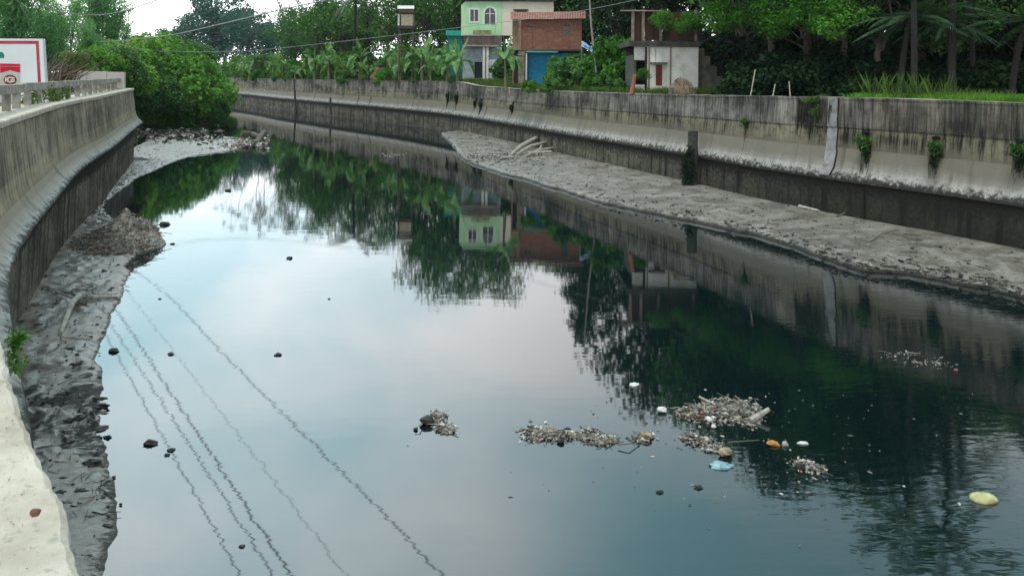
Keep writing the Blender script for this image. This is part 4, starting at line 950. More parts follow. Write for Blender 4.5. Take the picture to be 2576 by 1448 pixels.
for k, (x0, y0, x1, y1) in enumerate(((1900, 175, 1888, 241), (1950, 212, 1944, 242), (1985, 205, 1988, 243))):
    pole('bamboo_stake', ORD[k] + ' thin pale bamboo stake from the left before the dark grove', 'stake', [atd(x0, y0, 46.5), atd(x1, y1, 46)], .035, flat('pale_cane%d' % k, (.36, .34, .27), .8), 5)
# the thick mossy pile on the footing, with its vine
pp = RP[min(range(len(RP)), key=lambda i: abs(1288 + F * RP[i].x / RP[i].y - 1742) if RP[i].y > 15 else 1e9)] - Vector((.25, .45, -.3)); pl = empty('mooring_pile', pp, 'stout dark concrete pile standing on the mud against the wall', 'pile')
tpz = HC - (330 - 196) / F * (pp.y - .1)
a = MB(); a.tube([pp + Vector((0, 0, -.5)), pp + Vector((0, 0, 1.2)), Vector((pp.x, pp.y, tpz - .1)), Vector((pp.x, pp.y, tpz))], [.36, .34, .33, .31], 12); a.build('shaft', simple('pile_dark', [(.3, (.02, .022, .018)), (.6, (.07, .072, .06))], 2, .9), pl)
a = MB(); clump_leaves(a, [(pp + Vector((-.35, -.25, z)), (.5, .4, .5)) for z in (.5, .9, 1.4, 1.9)] + [(pp + Vector((-.2, -.3, 2.4)), (.3, .25, .4))], 900, .16, .6); a.build('vine', M['leaf_dark'], pl)

# hanging wall plants out of the weep holes
def on_wall(x, y, off=.62):
    Yl = None
    for i in range(len(RP)):
        q = RP[i] + RN[i] * off
        if q.y > 15:
            e = abs(1288 + F * q.x / q.y - x)
            if Yl is None or e < Yl[0]: Yl = (e, q, RN[i])
    q = Yl[1]; r, d = ray(x, y); return Vector((r * q.y, q.y, HC - d * q.y)), Yl[2]
plants = [(2178, 372, .50, 1.35, 1, 'bright fern growing from the wall right of the pale repair strip'), (2354, 385, .46, 1.25, 1, 'bright green tuft hanging from a hole in the right part of the wall'), (2566, 392, .50, 1.1, 1, 'green tuft on the wall at the right edge of the picture'),
          (1884, 322, .34, 1.15, 1, 'dark green tuft hanging below a drain hole above the mud shelf'), (1293, 280, .42, 1.7, 0, 'long dark vine hanging down the wall above the driftwood'), (1153, 254, .55, 2.0, 0, 'dark hanging vine just below the step in the wall top'),
          (1129, 250, .45, 1.8, 0, 'dark hanging vine left of the step in the wall top'), (1212, 272, .45, 1.8, 0, 'dark vine on the wall, right one of a close pair'), (1199, 268, .3, 1.6, 0, 'dark vine on the wall, left one of a close pair')]
holem = flat('hole_black', (.012, .012, .012), .9)
for x, y, r, h, bright, lab in plants:
    p, n = on_wall(x, y); pr = empty('wall_plant', p, lab, 'plant', 'plants growing out of the far wall')
    cl = [(p + Vector((0, 0, h * (.34 - .68 * k / 5))) - n * (.22 - .02 * k) + Vector((rng.uniform(-.1, .1), 0, 0)), (r * (1 - .13 * k) * .8, r * (1 - .13 * k) * .6, h * .17)) for k in range(6)]
    a = MB(); clump_leaves(a, cl[:3], 260, .17, .55, .8, .1, .25); a.build('foliage', M['leaf_mid' if bright else 'leaf_dark'], pr)
    a = MB(); clump_leaves(a, [(c_ + n * .08 - Vector((0, 0, h * .12)), s_) for c_, s_ in cl[1:]], 420, .14, .5, .8, .1, .35); a.build('dead_foliage', M['leaf_dark'], pr)
    a = MB()
    for k in range(14):
        q = p + Vector((rng.uniform(-.6, .6) * r, 0, h * rng.uniform(-.2, .2))) - n * .05; a.tube([q, q + Vector((rng.uniform(-.05, .05), 0, -h * .5)) - n * .06, q + Vector((rng.uniform(-.08, .08), 0, -h * rng.uniform(.7, 1.0))) - n * .12], [.02, .018, .008], 3, cap=False)
    a.build('hanging_root', M['bark'], pr)
    a = MB(); q = p - n * .03 + Vector((0, 0, h * .55)); a.tube([q + n * .2, q - n * .12], .11, 8); a.build('drain_pipe', holem, pr)
p, n = on_wall(2062, 250); vm = empty('wall_vine', p, 'yellow green creeper spilling over the wall top with dark hanging roots', 'plant')
a = MB(); clump_leaves(a, [(p + Vector((rng.uniform(-.8, .7), .2, rng.uniform(-.1, .12))) - n * rng.uniform(-.3, .2), (.42, .35, .16)) for _ in range(9)] + [(p + Vector((rng.uniform(-.3, .3), 0, -.35 * k)) - n * .1, (.3, .15, .2)) for k in range(4)], 1500, .13, .6); a.build('foliage', M['grass_dry'], vm)
a = MB()
for k in range(60):
    u = rng.uniform(-.75, .45); L = rng.uniform(1.0, 2.9) * (1 - abs(u + .15) * .6); t0 = Vector((p.x + u, p.y - u * .9 * n.x / max(.2, n.y) , p.z - .05)) - n * rng.uniform(.05, .12)
    a.tube([t0, t0 + Vector((rng.uniform(-.08, .08), 0, -L * .5)) - n * .04, t0 + Vector((rng.uniform(-.1, .1), 0, -L)) - n * .02], [.045, .05, .02], 4, cap=False)
a.build('hanging_root', simple('moss_black', [(.3, (.012, .014, .010)), (.6, (.04, .042, .028))], 4, .95), vm)
# pale repair strip with the crack
stp = empty('repair_strip', on_wall(2108, 330)[0], 'pale grey cement strip patched down a joint of the right wall', 'patch'); stp['kind'] = 'thing'
i_s = min(range(len(RP)), key=lambda i: abs(1288 + F * (RP[i] + RN[i]).x / max(1, (RP[i] + RN[i]).y) - 2108) if RP[i].y > 15 else 1e9)
tv = (RP[i_s + 1] - RP[i_s - 1]).normalized(); nv = RN[i_s]; zt = RT[i_s]; rows = []
z1_, z2_ = 2.4 + .62 * (zt - 2.4), 2.4 + .36 * (zt - 2.4)
for o, z in ((.65, zt - .02), (.645, 5.4), (.605, z1_), (.65, z1_ - .04), (.54, z2_), (.48, z2_ - .25), (.28, 2.88), (.02, 2.46)):
    c = RP[i_s] + nv * o + Vector((0, 0, z)); rows.append([c - tv * (.34 + .07 * fnoise(z * 2, 1)), c - tv * .1 - nv * .012, c + tv * (.28 + .07 * fnoise(z * 2.3, 7))])
a = MB(); a.grid(rows); a.build('cement', M['patch'], stp)
a = MB(); a.tube([r[2] - nv * .01 + tv * (.05 + .1 * fnoise(r[2].z * 3, 3)) for r in rows], .035, 4); a.build('crack', holem, stp)

# ------------------------------------------------------------------ left bank things
sg = empty('painted_sign', atd(40, 290, 31), 'white painted signboard with red border and a cement bag picture', 'sign')
def qd(mb, pts, Y): mb.face([atd(x, y, Y) for x, y in pts])
m = MB(); back = [(-260, 96), (107, 98), (119, 292), (-260, 292)]
fr = [atd(x, y, 31) for x, y in back]; bk = [p + Vector((0, .18, 0)) for p in fr]
m.face(fr[::-1]); m.face(bk)
for i in range(4): m.face([fr[i], fr[(i + 1) % 4], bk[(i + 1) % 4], bk[i]])
m.build('board', simple('sign_white', [(.3, (.66, .68, .70)), (.7, (.76, .78, .79))], .7, .6), sg)
redp = simple('sign_red', [(.3, (.36, .02, .05)), (.7, (.52, .06, .10))], 1.2, .6)
m = MB(); qd(m, [(-260, 103), (97, 103), (97, 110.5), (-260, 110.5)], 30.985); qd(m, [(90, 110.5), (97, 110.5), (107, 283), (99.5, 283)], 30.985); qd(m, [(-260, 276), (99, 276), (99.5, 283), (-260, 283)], 30.985); m.build('border', redp, sg)
m = MB(); qd(m, [(-40, 131), (4, 131), (8, 134), (10, 139), (10, 146), (-40, 146)], 30.985); m.build('green_mark', flat('sign_green', (.01, .2, .15), .6), sg)
m = MB(); qd(m, [(0, 160), (50, 161), (50, 320), (0, 320)], 30.985); m.build('bag_picture', flat('bag_grey', (.5, .48, .43), .7, .12), sg)
m = MB(); qd(m, [(0, 160), (50, 161), (50, 183), (36, 180), (25, 177), (14, 180), (0, 184)], 30.978); m.build('bag_top', flat('bag_red', (.5, .005, .03), .5, .2), sg)
m = MB(); qd(m, [(2, 166.5), (49, 167.2), (49, 168.3), (2, 167.6)], 30.972); m.build('bag_seam', flat('bag_pink', (.75, .25, .3), .5), sg)
m = MB(); qd(m, [(25 + 16.5 * math.cos(k * .314), 201 + 12.5 * math.sin(k * .314)) for k in range(20)], 30.972); m.build('emblem_ring', flat('emblem_brown', (.10, .02, .02), .6), sg)
m = MB(); qd(m, [(25 + 13.8 * math.cos(k * .314), 201 + 10.2 * math.sin(k * .314)) for k in range(20)], 30.966); m.build('emblem', flat('emblem_red', (.27, .05, .045), .6), sg)
for ch, x, y, sz in (('R', 16.4, 206.3, 14.5), ('G', 25.0, 207.6, 18.0), ('S', 33.6, 206.3, 14.5)):
    cu = bpy.data.curves.new('letter', 'FONT'); cu.body = ch; cu.size = sz / F * 31 * 1.1; cu.align_x = 'CENTER'; cu.extrude = .001; cu.offset = .006
    to = bpy.data.objects.new('letter_tmp', cu); C.objects.link(to); bpy.context.view_layer.update()
    me = bpy.data.meshes.new_from_object(to.evaluated_get(bpy.context.evaluated_depsgraph_get())); bpy.data.objects.remove(to)
    o = bpy.data.objects.new('letter', me); C.objects.link(o); me.materials.clear(); me.materials.append(white_p); o.parent = sg
    o.location = atd(x, y, 30.958) - Vector(sg.location); o.rotation_euler = (rad(90), 0, 0)
# low pale wall and dry canes behind the railing
lo = empty('low_wall', atd(250, 225, 56), 'low pale plastered wall behind the left railing', 'wall'); lo['kind'] = 'thing'
pale = simple('pale_render', [(.3, (.38, .36, .32)), (.7, (.52, .50, .46))], .8, .9)
for x0, x1, y0 in ((172, 218, 178), (219, 268, 179), (269, 313, 181)): rectpart('wall_slab', pale, lo, x0 + .3, y0, x1 - .3, 222, 56, .18)
dc = empty('cane_clump', atd(140, 225, 48), 'leaning clump of dry brown canes beside the sign', 'canes')
a = MB(); b0 = atd(140, 225, 48)
for k in range(90):
    s = Vector((b0.x + rng.uniform(-.9, .9), 48 + rng.uniform(-.6, .6), 6.2)); u = rng.uniform(.5, 2.3); hgt = rng.uniform(1.4, 2.9)
    a.tube([s, s + Vector((u * .3, rng.uniform(-.1, .1), hgt * .6)), s + Vector((u, rng.uniform(-.3, .3), hgt))], [.03, .026, .012], 4, cap=False)
a.build('canes', M['straw'], dc)
a = MB(); clump_leaves(a, [(atd(x, y, 48), (.6, .5, .4)) for x, y in ((185, 135), (200, 150), (170, 145), (215, 160))], 500, .25, .3); a.build('foliage', M['grass_dry'], dc)
a = MB(); pv = [LP[i] + LN[i] * rng.uniform(1.15, 1.7) + Vector((0, 0, 6.25 + rng.uniform(0, .5))) for i in range(len(LP)) if 29 < LP[i].y < 35 for _ in range(1)]
vp = empty('rail_weed', pv[0], 'yellow green weeds growing through the left railing', 'plant'); clump_leaves(a, [(p, (.25, .25, .3)) for p in pv], 700, .16, .5); a.build('foliage', M['grass_dry'], vp)
p = at(50, 870, 4.0); p = Vector((-6.35, 10.5, 4.3)); q = atd(47, 880, 7.6)
wdp = empty('ledge_weed', q, 'small bright weed sprouting under the near left ledge', 'plant'); a = MB(); clump_leaves(a, [(q + Vector((rng.uniform(-.06, .06), 0, rng.uniform(-.22, .16))), (.09, .09, .1)) for _ in range(7)], 420, .055, .4, .9); a.build('foliage', M['creeper'], wdp)

a = MB()
for i in range(len(LP)):
    if not (0.5 < LP[i].y < 9): continue
    for _ in range(26):
        p = LP[i].lerp(LP[min(i + 1, len(LP) - 1)], rng.random()) + LN[i] * (.52 + abs(rng.gauss(0, .09))); s = rng.choice((.0015, .0022, .0035)); rows_ = p + Vector((0, 0, 6.252))
        k_ = len(a.v); an = rng.uniform(0, 6.28)
        a.face([rows_ + Vector((math.cos(an + q) * s * rng.uniform(.5, 1.3), math.sin(an + q) * s * rng.uniform(.5, 1.3), .0005 + (.002 if q in (0, 2.5) else 0))) for q in (0, 1.2, 2.5, 3.8, 5.0)])
tag(a.build('grit', M['straw']), 'crumbs and dry bits along the broken edge of the cream ledge', kind='stuff')
# ------------------------------------------------------------------ wires
wirem = flat('wire_pale', (.33, .34, .33), .6, .1); wired = flat('wire_dark', (.04, .04, .04), .6, .1)
def mirror_pt(x, y, hw): r, d = ray(x, y); Y = (hw + HC) / d; return Vector((r * Y, Y, hw))
def wire(label, pts, r, mat):
    m = MB(); m.tube(catmull(pts, 2.0), r, 4, cap=False); return tag(m.build('overhead_wire', mat), label, 'wire', 'overhead wires')
def line(p1, p2, back=34, fwd=0):
    d = (p2 - p1).normalized(); return [p1 - d * fwd, p1.lerp(p2, .5) + Vector((0, 0, -.05)), p2, p2 + d * back + Vector((0, 0, .5))]
wire('pale sagging wire dipping lowest above the left bushes', [atd(20, -60, 44), atd(45, 0, 52), atd(95, 80, 66), atd(140, 95, 72), atd(200, 103, 76), atd(290, 104, 72), atd(420, 90, 61), atd(560, 60, 49), atd(700, 26, 41.5), mirror_pt(820, 1146, 11.2), mirror_pt(1115, 1448, 11.5), mirror_pt(1115, 1448, 11.5) + Vector((12, -16, .6))], .034, wirem)
p1, p2 = mirror_pt(295, 785, 12.6), mirror_pt(735, 1448, 12.3)
wire('pale wire sagging across the upper left corner under the sky', [atd(50, -40, 48), atd(85, 0, 56), atd(150, 30, 66), atd(230, 38, 71), p1, p1.lerp(p2, .5), p2, p2 + (p2 - p1).normalized() * 30], .04, wirem)
for lab, a_, b_, hw, r in (('thin wire high above the left wall, mirrored second from the left', (268, 800), (690, 1448), 13.4, .03), ('thin wire high above the left wall, mirrored farthest left', (300, 905), (605, 1448), 13.8, .028), ('faint wire high over the canal mirrored across the pale water', (340, 760), (850, 1420), 13.5, .016)):
    wire(lab, line(mirror_pt(*a_, hw), mirror_pt(*b_, hw), 30, 18), r, wired)
wire('long wire strung across the canal to the leaning pole', [atd(110, 5, 58), atd(250, 92, 66), atd(330, 120, 70), atd(430, 129, 74), atd(540, 131, 77), atd(640, 127.5, 79), atd(900, 100, 80), atd(1160, 69, 78), atd(1400, 38, 75), atd(1600, 0, 70), atd(1750, -40, 66)], .024, wirem)

# ------------------------------------------------------------------ rubbish, mud litter, floating things
def shred(mb, c, s, z0=0.0, thick=.25):                # a bent irregular scrap
    an = rng.uniform(0, 6.28); t = Vector((math.cos(an), math.sin(an), 0)); b = Vector((-t.y, t.x, 0)); l, w = s * rng.uniform(.6, 1.4), s * rng.uniform(.25, .7); up = Vector((0, 0, s * thick))
    c = Vector(c); P = [c - t * l * .5 + b * w * rng.uniform(-.1, .3), c - t * l * .1 - b * w * .5 + up * rng.uniform(.2, 1.1), c + t * l * .5 - b * w * rng.uniform(-.2, .3) + up * rng.uniform(-.2, .9), c + t * l * .1 + b * w * .5 + up * rng.uniform(0, .8)]
    Q = [p - Vector((0, 0, s * .12 + .01)) for p in P]; k = len(mb.v); mb.v += [tuple(p) for p in P + Q]
    for f_ in ((0, 1, 2, 3), (7, 6, 5, 4), (0, 4, 5, 1), (1, 5, 6, 2), (2, 6, 7, 3), (3, 7, 4, 0)): mb.f.append(tuple(k + i for i in f_)); mb.uv.append(None); mb.mi.append(0)
def stick(mb, c, L, r, tilt=.15):
    an = rng.uniform(0, 6.28); d = Vector((math.cos(an), math.sin(an), rng.uniform(-tilt, tilt))); c = Vector(c); n_ = Vector((-d.y, d.x, rng.uniform(0, .6))) * L * rng.uniform(-.09, .09)
    mb.tube([c - d * L / 2, c + n_, c + d * L / 2], [r, r * .9, r * .5], 5)
def blob(mb, c, sx, sy, sz, rough=.25, n=8, m_=6):
    rows = []; sd = rng.uniform(0, 99)
    for i in range(m_ + 1):
        th = math.pi * i / m_; rows.append([Vector(c) + Vector((sx * math.sin(th) * math.cos(6.283 * j / n), sy * math.sin(th) * math.sin(6.283 * j / n), sz * math.cos(th))) * (1 + rough * fnoise(math.sin(th) * math.cos(6.283 * j / n) * 1.4 + sd, math.sin(th) * math.sin(6.283 * j / n) * 1.4, math.cos(th) * 1.4)) for j in range(n)])
    mb.grid(rows, close=True)
def mudz(P, x, y, _c={}):
    key = id(P)
    if key not in _c: _c[key] = np.array([list(v) for v in P])
    A = _c[key]; return float(A[np.argmin((A[:, 0] - x) ** 2 + (A[:, 1] - y) ** 2), 2])
def on_mud(P, x, y):
    p = at(x, y, .3)
    for _ in range(4): p = at(x, y, mudz(P, p.x, p.y))
    return p
# litter on the shelf and on the left strip (nobody could count it)
a = MB()
for _ in range(1500):
    v = rng.choice(MUD_R)
    if v.y > 100 or v.y < 20: continue
    shred(a, v + Vector((rng.uniform(-.2, .2), rng.uniform(-.2, .2), .01)), rng.choice((.08, .10, .12, .16, .24)))
for _ in range(900):                                  # drift of rubbish along the water's edge and by the driftwood
    if rng.random() < .5: x, y = rng.gauss(1260, 55), rng.gauss(397, 9)
    else:
        x = rng.uniform(1500, 2576); y = lerp(WL, x) - abs(rng.gauss(0, 16)) - 4
    p = on_mud(MUD_R, x, y); shred(a, p + Vector((0, 0, .02)), rng.choice((.08, .12, .18, .25)))
tag(a.build('mud_litter', M['trash_dark']), 'muddy scraps strewn over the right mud shelf', kind='stuff')
a = MB()
for _ in range(900):
    v = rng.choice(MUD_L)
    if v.y > 75 or v.y < 8: continue
    s = rng.choice((.05, .07, .1, .16)) * (0.8 if v.y < 20 else 1.2); shred(a, v + Vector((0, 0, .01)), s)
for _ in range(70):
    y = rng.choice((rng.gauss(1010, 40), rng.gauss(1085, 36), rng.gauss(900, 18), rng.gauss(1230, 50))); x = lerp([(yy, xx) for xx, yy in LWL[20:]], y) - abs(rng.gauss(0, 75)) + 18
    p = on_mud(MUD_L, x, y); s = rng.choice((.03, .04, .06, .09, .13)); blob(a, p + Vector((0, 0, -s * .05)), s * rng.uniform(.8, 2.0), s * rng.uniform(.5, 1.2), s * rng.uniform(.25, .5), .8, 9, 5)
for _ in range(420):
    x, y = rng.uniform(342, 560), rng.gauss(338, 9); y += (x - 342) * .03; p = on_mud(MUD_L, x, y); shred(a, p + Vector((0, 0, .05)), rng.choice((.2, .3, .45, .7)), thick=.5)
tag(a.build('mud_litter', M['trash_dark']), 'black muddy clods and scraps on the left mud strip', kind='stuff')
a = MB()
for _ in range(170):
    y = rng.uniform(690, 1300); x = lerp([(yy, xx) for xx, yy in LWL[20:]], y) - abs(rng.gauss(0, 85)) - 6; p = on_mud(MUD_L, x, y); stick(a, p + Vector((0, 0, .015)), rng.uniform(.08, .4), rng.uniform(.004, .012), .08)
for _ in range(60): p = on_mud(MUD_L, rng.gauss(215, 45), rng.gauss(735, 14)); stick(a, p + Vector((0, 0, .03)), rng.uniform(.2, .7), rng.uniform(.006, .015), .12)
tag(a.build('mud_twigs', M['twig']), 'twigs and stalks caught in the left mud strip', kind='stuff')
a = MB()
for _ in range(330):
    x = rng.uniform(1180, 2576); y = lerp(WL, x) - abs(rng.gauss(0, 32)) - 3; p = on_mud(MUD_R, x, y); stick(a, p + Vector((0, 0, .02)), rng.uniform(.15, .8), rng.uniform(.006, .016), .08)
tag(a.build('mud_twigs', M['twig']), 'twigs and stalks scattered over the right mud shelf', kind='stuff')
# the heap where the wall turns
hp = empty('rubbish_heap', on_mud(MUD_L, 270, 590), 'grey heap of leaves, sticks and plastic against the left wall', 'rubbish heap')
near = [v for v in MUD_L if math.hypot((v.x + 16.6) / 2.3, (v.y - 32.4) / 2.6) < 1]
a = MB(); b = MB()
for _ in range(2400): shred(a, rng.choice(near) + Vector((rng.uniform(-.1, .1), rng.uniform(-.1, .1), .02)), rng.choice((.06, .08, .11, .15)), thick=.4)
for _ in range(260): stick(b, rng.choice(near) + Vector((0, 0, .06)), rng.uniform(.3, 1.1), rng.uniform(.008, .018), .25)
o = a.build('rubbish', islands('heap_rubbish', [(0, (.08, .075, .065)), (.2, (.2, .185, .16)), (.5, (.33, .31, .27)), (.8, (.45, .42, .37)), (.93, (.6, .57, .5)), (.97, (.42, .16, .08))], .7), hp); o['kind'] = 'stuff'; b.build('sticks', M['straw'], hp)
a = MB(); q = on_mud(MUD_L, 172, 560); blob(a, q + Vector((0, 0, .08)), .3, .16, .12, .4); a.build('white_bag', white_p, hp)
# driftwood on the left strip
def log_thing(name, label, segs, mat, cat='driftwood', extra=None):
    t = empty(name, segs[0][0][0], label, cat)
    for k, (pts, r) in enumerate(segs):
        m = MB(); m.tube(pts, r, 7); m.build('trunk' if k == 0 else 'branch', mat, t)
    return t
L_ = lambda x, y, dz=.08: on_mud(MUD_L, x, y) + Vector((0, 0, dz))
dw = log_thing('driftwood_branch', 'pale broken branch lying on the near left mud', [([L_(152, 845), L_(165, 815, .14), L_(178, 785, .2), L_(188, 772, .22)], [.055, .075, .085, .08]), ([L_(185, 775, .22), L_(200, 758, .2), L_(230, 756, .12), L_(295, 752, .08)], [.08, .11, .07, .03]), ([L_(120, 725), L_(150, 745, .1), L_(190, 764, .15)], [.02, .035, .03]), ([L_(152, 850, .03), L_(190, 852, .03), L_(228, 853, .02)], .022)], M['wood_pale'])
a = MB(); blob(a, L_(205, 775, .18), .16, .14, .12, .4); a.build('knot', M['twig'], dw)
R_ = lambda x, y, dz=.08: on_mud(MUD_R, x, y) + Vector((0, 0, dz))
log_thing('driftwood_tangle', 'tangle of pale driftwood limbs heaped against the far wall', [([R_(1285, 392), R_(1310, 381, .5), R_(1345, 372, .9), R_(1372, 366, 1.0)], [.12, .2, .2, .1]), ([R_(1300, 394, .2), R_(1335, 384, .6), R_(1380, 376, .8)], [.1, .16, .08]), ([R_(1320, 396), R_(1355, 388, .35), R_(1395, 381, .4)], [.09, .14, .06]), ([R_(1350, 392, .1), R_(1370, 372, .8), R_(1362, 362, 1.3)], [.1, .09, .05]), ([R_(1290, 398), R_(1260, 402, .15)], [.13, .08]), ([R_(1330, 393, .3), R_(1385, 390, .3), R_(1400, 384, .1)], [.1, .12, .08])], M['wood_pale'])
log_thing('white_plank', 'pale split board lying on the mud by the dark footing', [([R_(2010, 522), R_(2060, 534)], [.09, .06])], M['wood_pale'], 'plank')
log_thing('dark_stick', 'long dark curved stick stuck in the right mud shelf', [([R_(2185, 612, .03), R_(2215, 597, .12), R_(2250, 588, .16), R_(2262, 586, .1)], [.03, .03, .025, .02])], M['twig'], 'stick')
log_thing('bent_branch', 'dark bent branch arching on the mud close to the wall', [([R_(2105, 546, .05), R_(2140, 541, .25), R_(2165, 548, .15), R_(2190, 550, .03)], [.04, .045, .04, .03])], M['twig'], 'stick')
log_thing('half_sunk_tree', 'dead limbs and debris lying in the water off the left bend', [([at(608, 335, .9), at(635, 338, .7), at(660, 346, .5)], [.3, .34, .22]), ([at(665, 332, 1.1), at(655, 345, .7), at(645, 362, .1)], [.28, .3, .35]), ([at(610, 336, .8), at(612, 358, -.1)], [.2, .26]), ([at(655, 350, .3), at(680, 358, .2)], [.2, .14]), ([at(560, 352, .2), at(590, 350, .25), at(612, 353, .1)], [.16, .2, .14])], M['twig'])
a = MB()
for _ in range(420): x = rng.uniform(500, 680); shred(a, at(x, 372 - (x - 500) * .09 + rng.gauss(0, 6), .08), rng.choice((.25, .35, .5, .7)), thick=.5)
tag(a.build('drift_rubbish', M['trash']), 'band of floating rubbish at the tip of the left mud beach', kind='stuff')
for k, (x, y, s, lab) in enumerate(((372, 327, .28, 'small white bag at the foot of the grassy slope'), (505, 297, .5, 'white plastic bag at the water edge under the creepers'))):
    a = MB(); p = at(x, y, .6); blob(a, p, s, s * .7, s * .7, .6); tag(a.build('plastic_bag', white_p), lab, 'bag')
# brush mound and straw heap behind the wall
bm = empty('brush_mound', atd(1715, 240, 55), 'dry brown brushwood mound in front of the white house', 'brush mound'); a = MB(); c0 = Vector((atd(1715, 240, 55).x, 55, 5.9))
for _ in range(520):
    an = rng.uniform(0, 6.28); q = rng.random() ** .6; p = c0 + Vector((math.cos(an) * 1.25 * q, math.sin(an) * 1.1 * q, 1.75 * (1 - q ** 1.6) * rng.uniform(.5, 1.05)))
    d = Vector((math.cos(an) * .5, math.sin(an) * .5, -.6)) * rng.uniform(.25, .6); a.tube([p, p + d * .5 + Vector((0, 0, .05)), p + d], [.02, .018, .01], 3, cap=False)
o = a.build('brushwood', M['straw'], bm); o['kind'] = 'stuff'
a = MB(); blob(a, c0 + Vector((0, .1, .5)), 1.0, .9, .95, .3, 10, 8); a.build('core', M['straw'], bm)
st = empty('straw_stack', atd(955, 200, 126), 'small brown straw stack among the banana plants', 'straw stack'); a = MB(); c0 = Vector((atd(955, 200, 126).x, 126, 5.8))
blob(a, c0 + Vector((0, 0, .8)), 1.6, 1.4, 1.4, .45, 12, 8); blob(a, c0 + Vector((.1, 0, 2.0)), 1.0, .9, 1.5, .5, 12, 8); a.build('straw', simple('straw_brown', [(.3, (.10, .065, .04)), (.7, (.27, .19, .11))], 3, .95, .7, .1), st)
a = MB(); blob(a, c0 + Vector((.1, 0, 3.3)), .6, .5, .25, .4); a.build('cap', flat('cap_dark', (.04, .03, .03), .9), st)

# floating rafts of rubbish
def raft(label, ells, n, sz, extras=(), zmax=.1):
    c = at(*ells[0][:2]); t = empty('rubbish_raft', c, label, 'rubbish raft', 'floating rubbish rafts'); a = MB()
    for k in range(int(n * 2.2)):
        x, y, rx, ry = rng.choice(ells); an = rng.uniform(0, 6.28); q = rng.random() ** .6 if rng.random() < .75 else abs(rng.gauss(.8, .45)); p = at(x + rx * q * math.cos(an), y + ry * q * math.sin(an)); p.z = zmax * max(0, 1 - q) * rng.random() + .005
        shred(a, p, rng.choice(sz) * .62, thick=.3)
    for k in range(int(n * .25)):
        x, y, rx, ry = rng.choice(ells); an = rng.uniform(0, 6.28); q = rng.random() ** .7; p = at(x + rx * q * math.cos(an), y + ry * q * math.sin(an)); p.z = zmax * .5 * rng.random() + .015
        stick(a, p, rng.uniform(.12, .42), rng.uniform(.005, .011), .2)
    o = a.build('rubbish', M['trash'], t); o['kind'] = 'stuff'
    for nm, kind, x, y, arg in extras:
        m = MB()
        if kind == 'stick': m.tube([at(x, y, .06), at((x + arg[0]) / 2, (y + arg[1]) / 2, .10), at(arg[0], arg[1], arg[2])], [arg[3], arg[3] * .9, arg[3] * .7], 6); mt = arg[4]
        else: blob(m, at(x, y, arg[0] * .5), arg[0], arg[0] * .75, arg[0] * .6, .35); mt = arg[1]
        m.build(nm, mt, t)
    return t
red_p, tan_p, dark_p = flat('plastic_red', (.26, .09, .08), .5, .5, 9), flat('plastic_tan', (.36, .28, .2), .6, .5, 9), M['lump']
raft('small raft of rubbish with a black flap, alone left of centre', [(1112, 1070, 28, 18), (1100, 1050, 22, 16), (1128, 1080, 18, 12)], 110, (.06, .09, .13, .18), [('black_flap', 'blob', 1075, 1056, (.16, dark_p)), ('twig', 'stick', 1045, 1078, (1068, 1058, .05, .012, M['twig'])), ('white_scrap', 'blob', 1095, 1040, (.07, white_p)), ('float', 'blob', 1046, 1078, (.05, dark_p))])
raft('long grey raft of matted leaves in the middle of the water', [(1345, 1092, 34, 20), (1380, 1095, 40, 18), (1430, 1096, 34, 12), (1480, 1096, 26, 16), (1520, 1108, 34, 14)], 300, (.06, .09, .13, .2), [('dark_knot', 'blob', 1410, 1108, (.08, dark_p)), ('dark_knot', 'blob', 1478, 1088, (.09, dark_p)), ('twig', 'stick', 1555, 1118, (1610, 1112, .03, .014, M['twig']))])
raft('little raft of pale scraps right of the long grey raft', [(1622, 1098, 24, 12), (1605, 1106, 16, 8)], 60, (.06, .1, .15), [('cloth', 'blob', 1626, 1094, (.13, tan_p))])
raft('biggest raft of rubbish with a pale log on its right end', [(1790, 1044, 80, 22), (1860, 1040, 60, 26), (1820, 1022, 60, 20), (1740, 1040, 40, 16), (1880, 1052, 40, 20)], 620, (.07, .1, .14, .2), [('log', 'stick', 1885, 1058, (1935, 1028, .22, .07, M['wood_pale'])), ('branch', 'stick', 1760, 998, (1800, 1018, .08, .03, M['wood_pale'])), ('bottle', 'blob', 1783, 1054, (.09, white_p)), ('red_scrap', 'blob', 1763, 1046, (.1, red_p)), ('tan_scrap', 'blob', 1858, 1052, (.08, tan_p)), ('white_scrap', 'blob', 1795, 1072, (.06, white_p)), ('slipper', 'blob', 1665, 1030, (.11, white_p))], .18)
raft('loose raft of dark scraps trailing below the biggest raft', [(1760, 1110, 40, 16), (1795, 1128, 34, 10), (1735, 1100, 22, 12)], 110, (.05, .08, .13, .18), [('torn_box', 'blob', 1825, 1136, (.14, tan_p)), ('twig', 'stick', 1830, 1112, (1910, 1106, .02, .015, M['twig']))])
raft('small curved raft of scraps toward the right side', [(2020, 1168, 28, 9), (2050, 1180, 28, 11)], 90, (.06, .1, .15), [('dark_knot', 'blob', 2012, 1172, (.11, dark_p)), ('twig', 'stick', 2065, 1182, (2095, 1196, .02, .014, M['twig']))])
raft('thin streak of foam and scraps in the dark right reflection', [(2300, 905, 80, 14), (2350, 918, 60, 10), (2260, 892, 50, 10)], 45, (.05, .08, .1), [('red_scrap', 'blob', 2404, 930, (.06, red_p))], .02)
raft('flat raft of scraps against the far mirrored wall', [(990, 391, 26, 4)], 60, (.15, .25, .35))
a = MB()
for _ in range(170):
    x, y = rng.gauss(1900, 230), rng.gauss(1130, 95)
    if y < 960 or y > 1400: continue
    shred(a, at(x, y, .004), rng.choice((.03, .04, .06, .09)), thick=.15)
tag(a.build('floating_specks', M['trash']), 'tiny specks of foam and litter drifting round the rafts', kind='stuff')
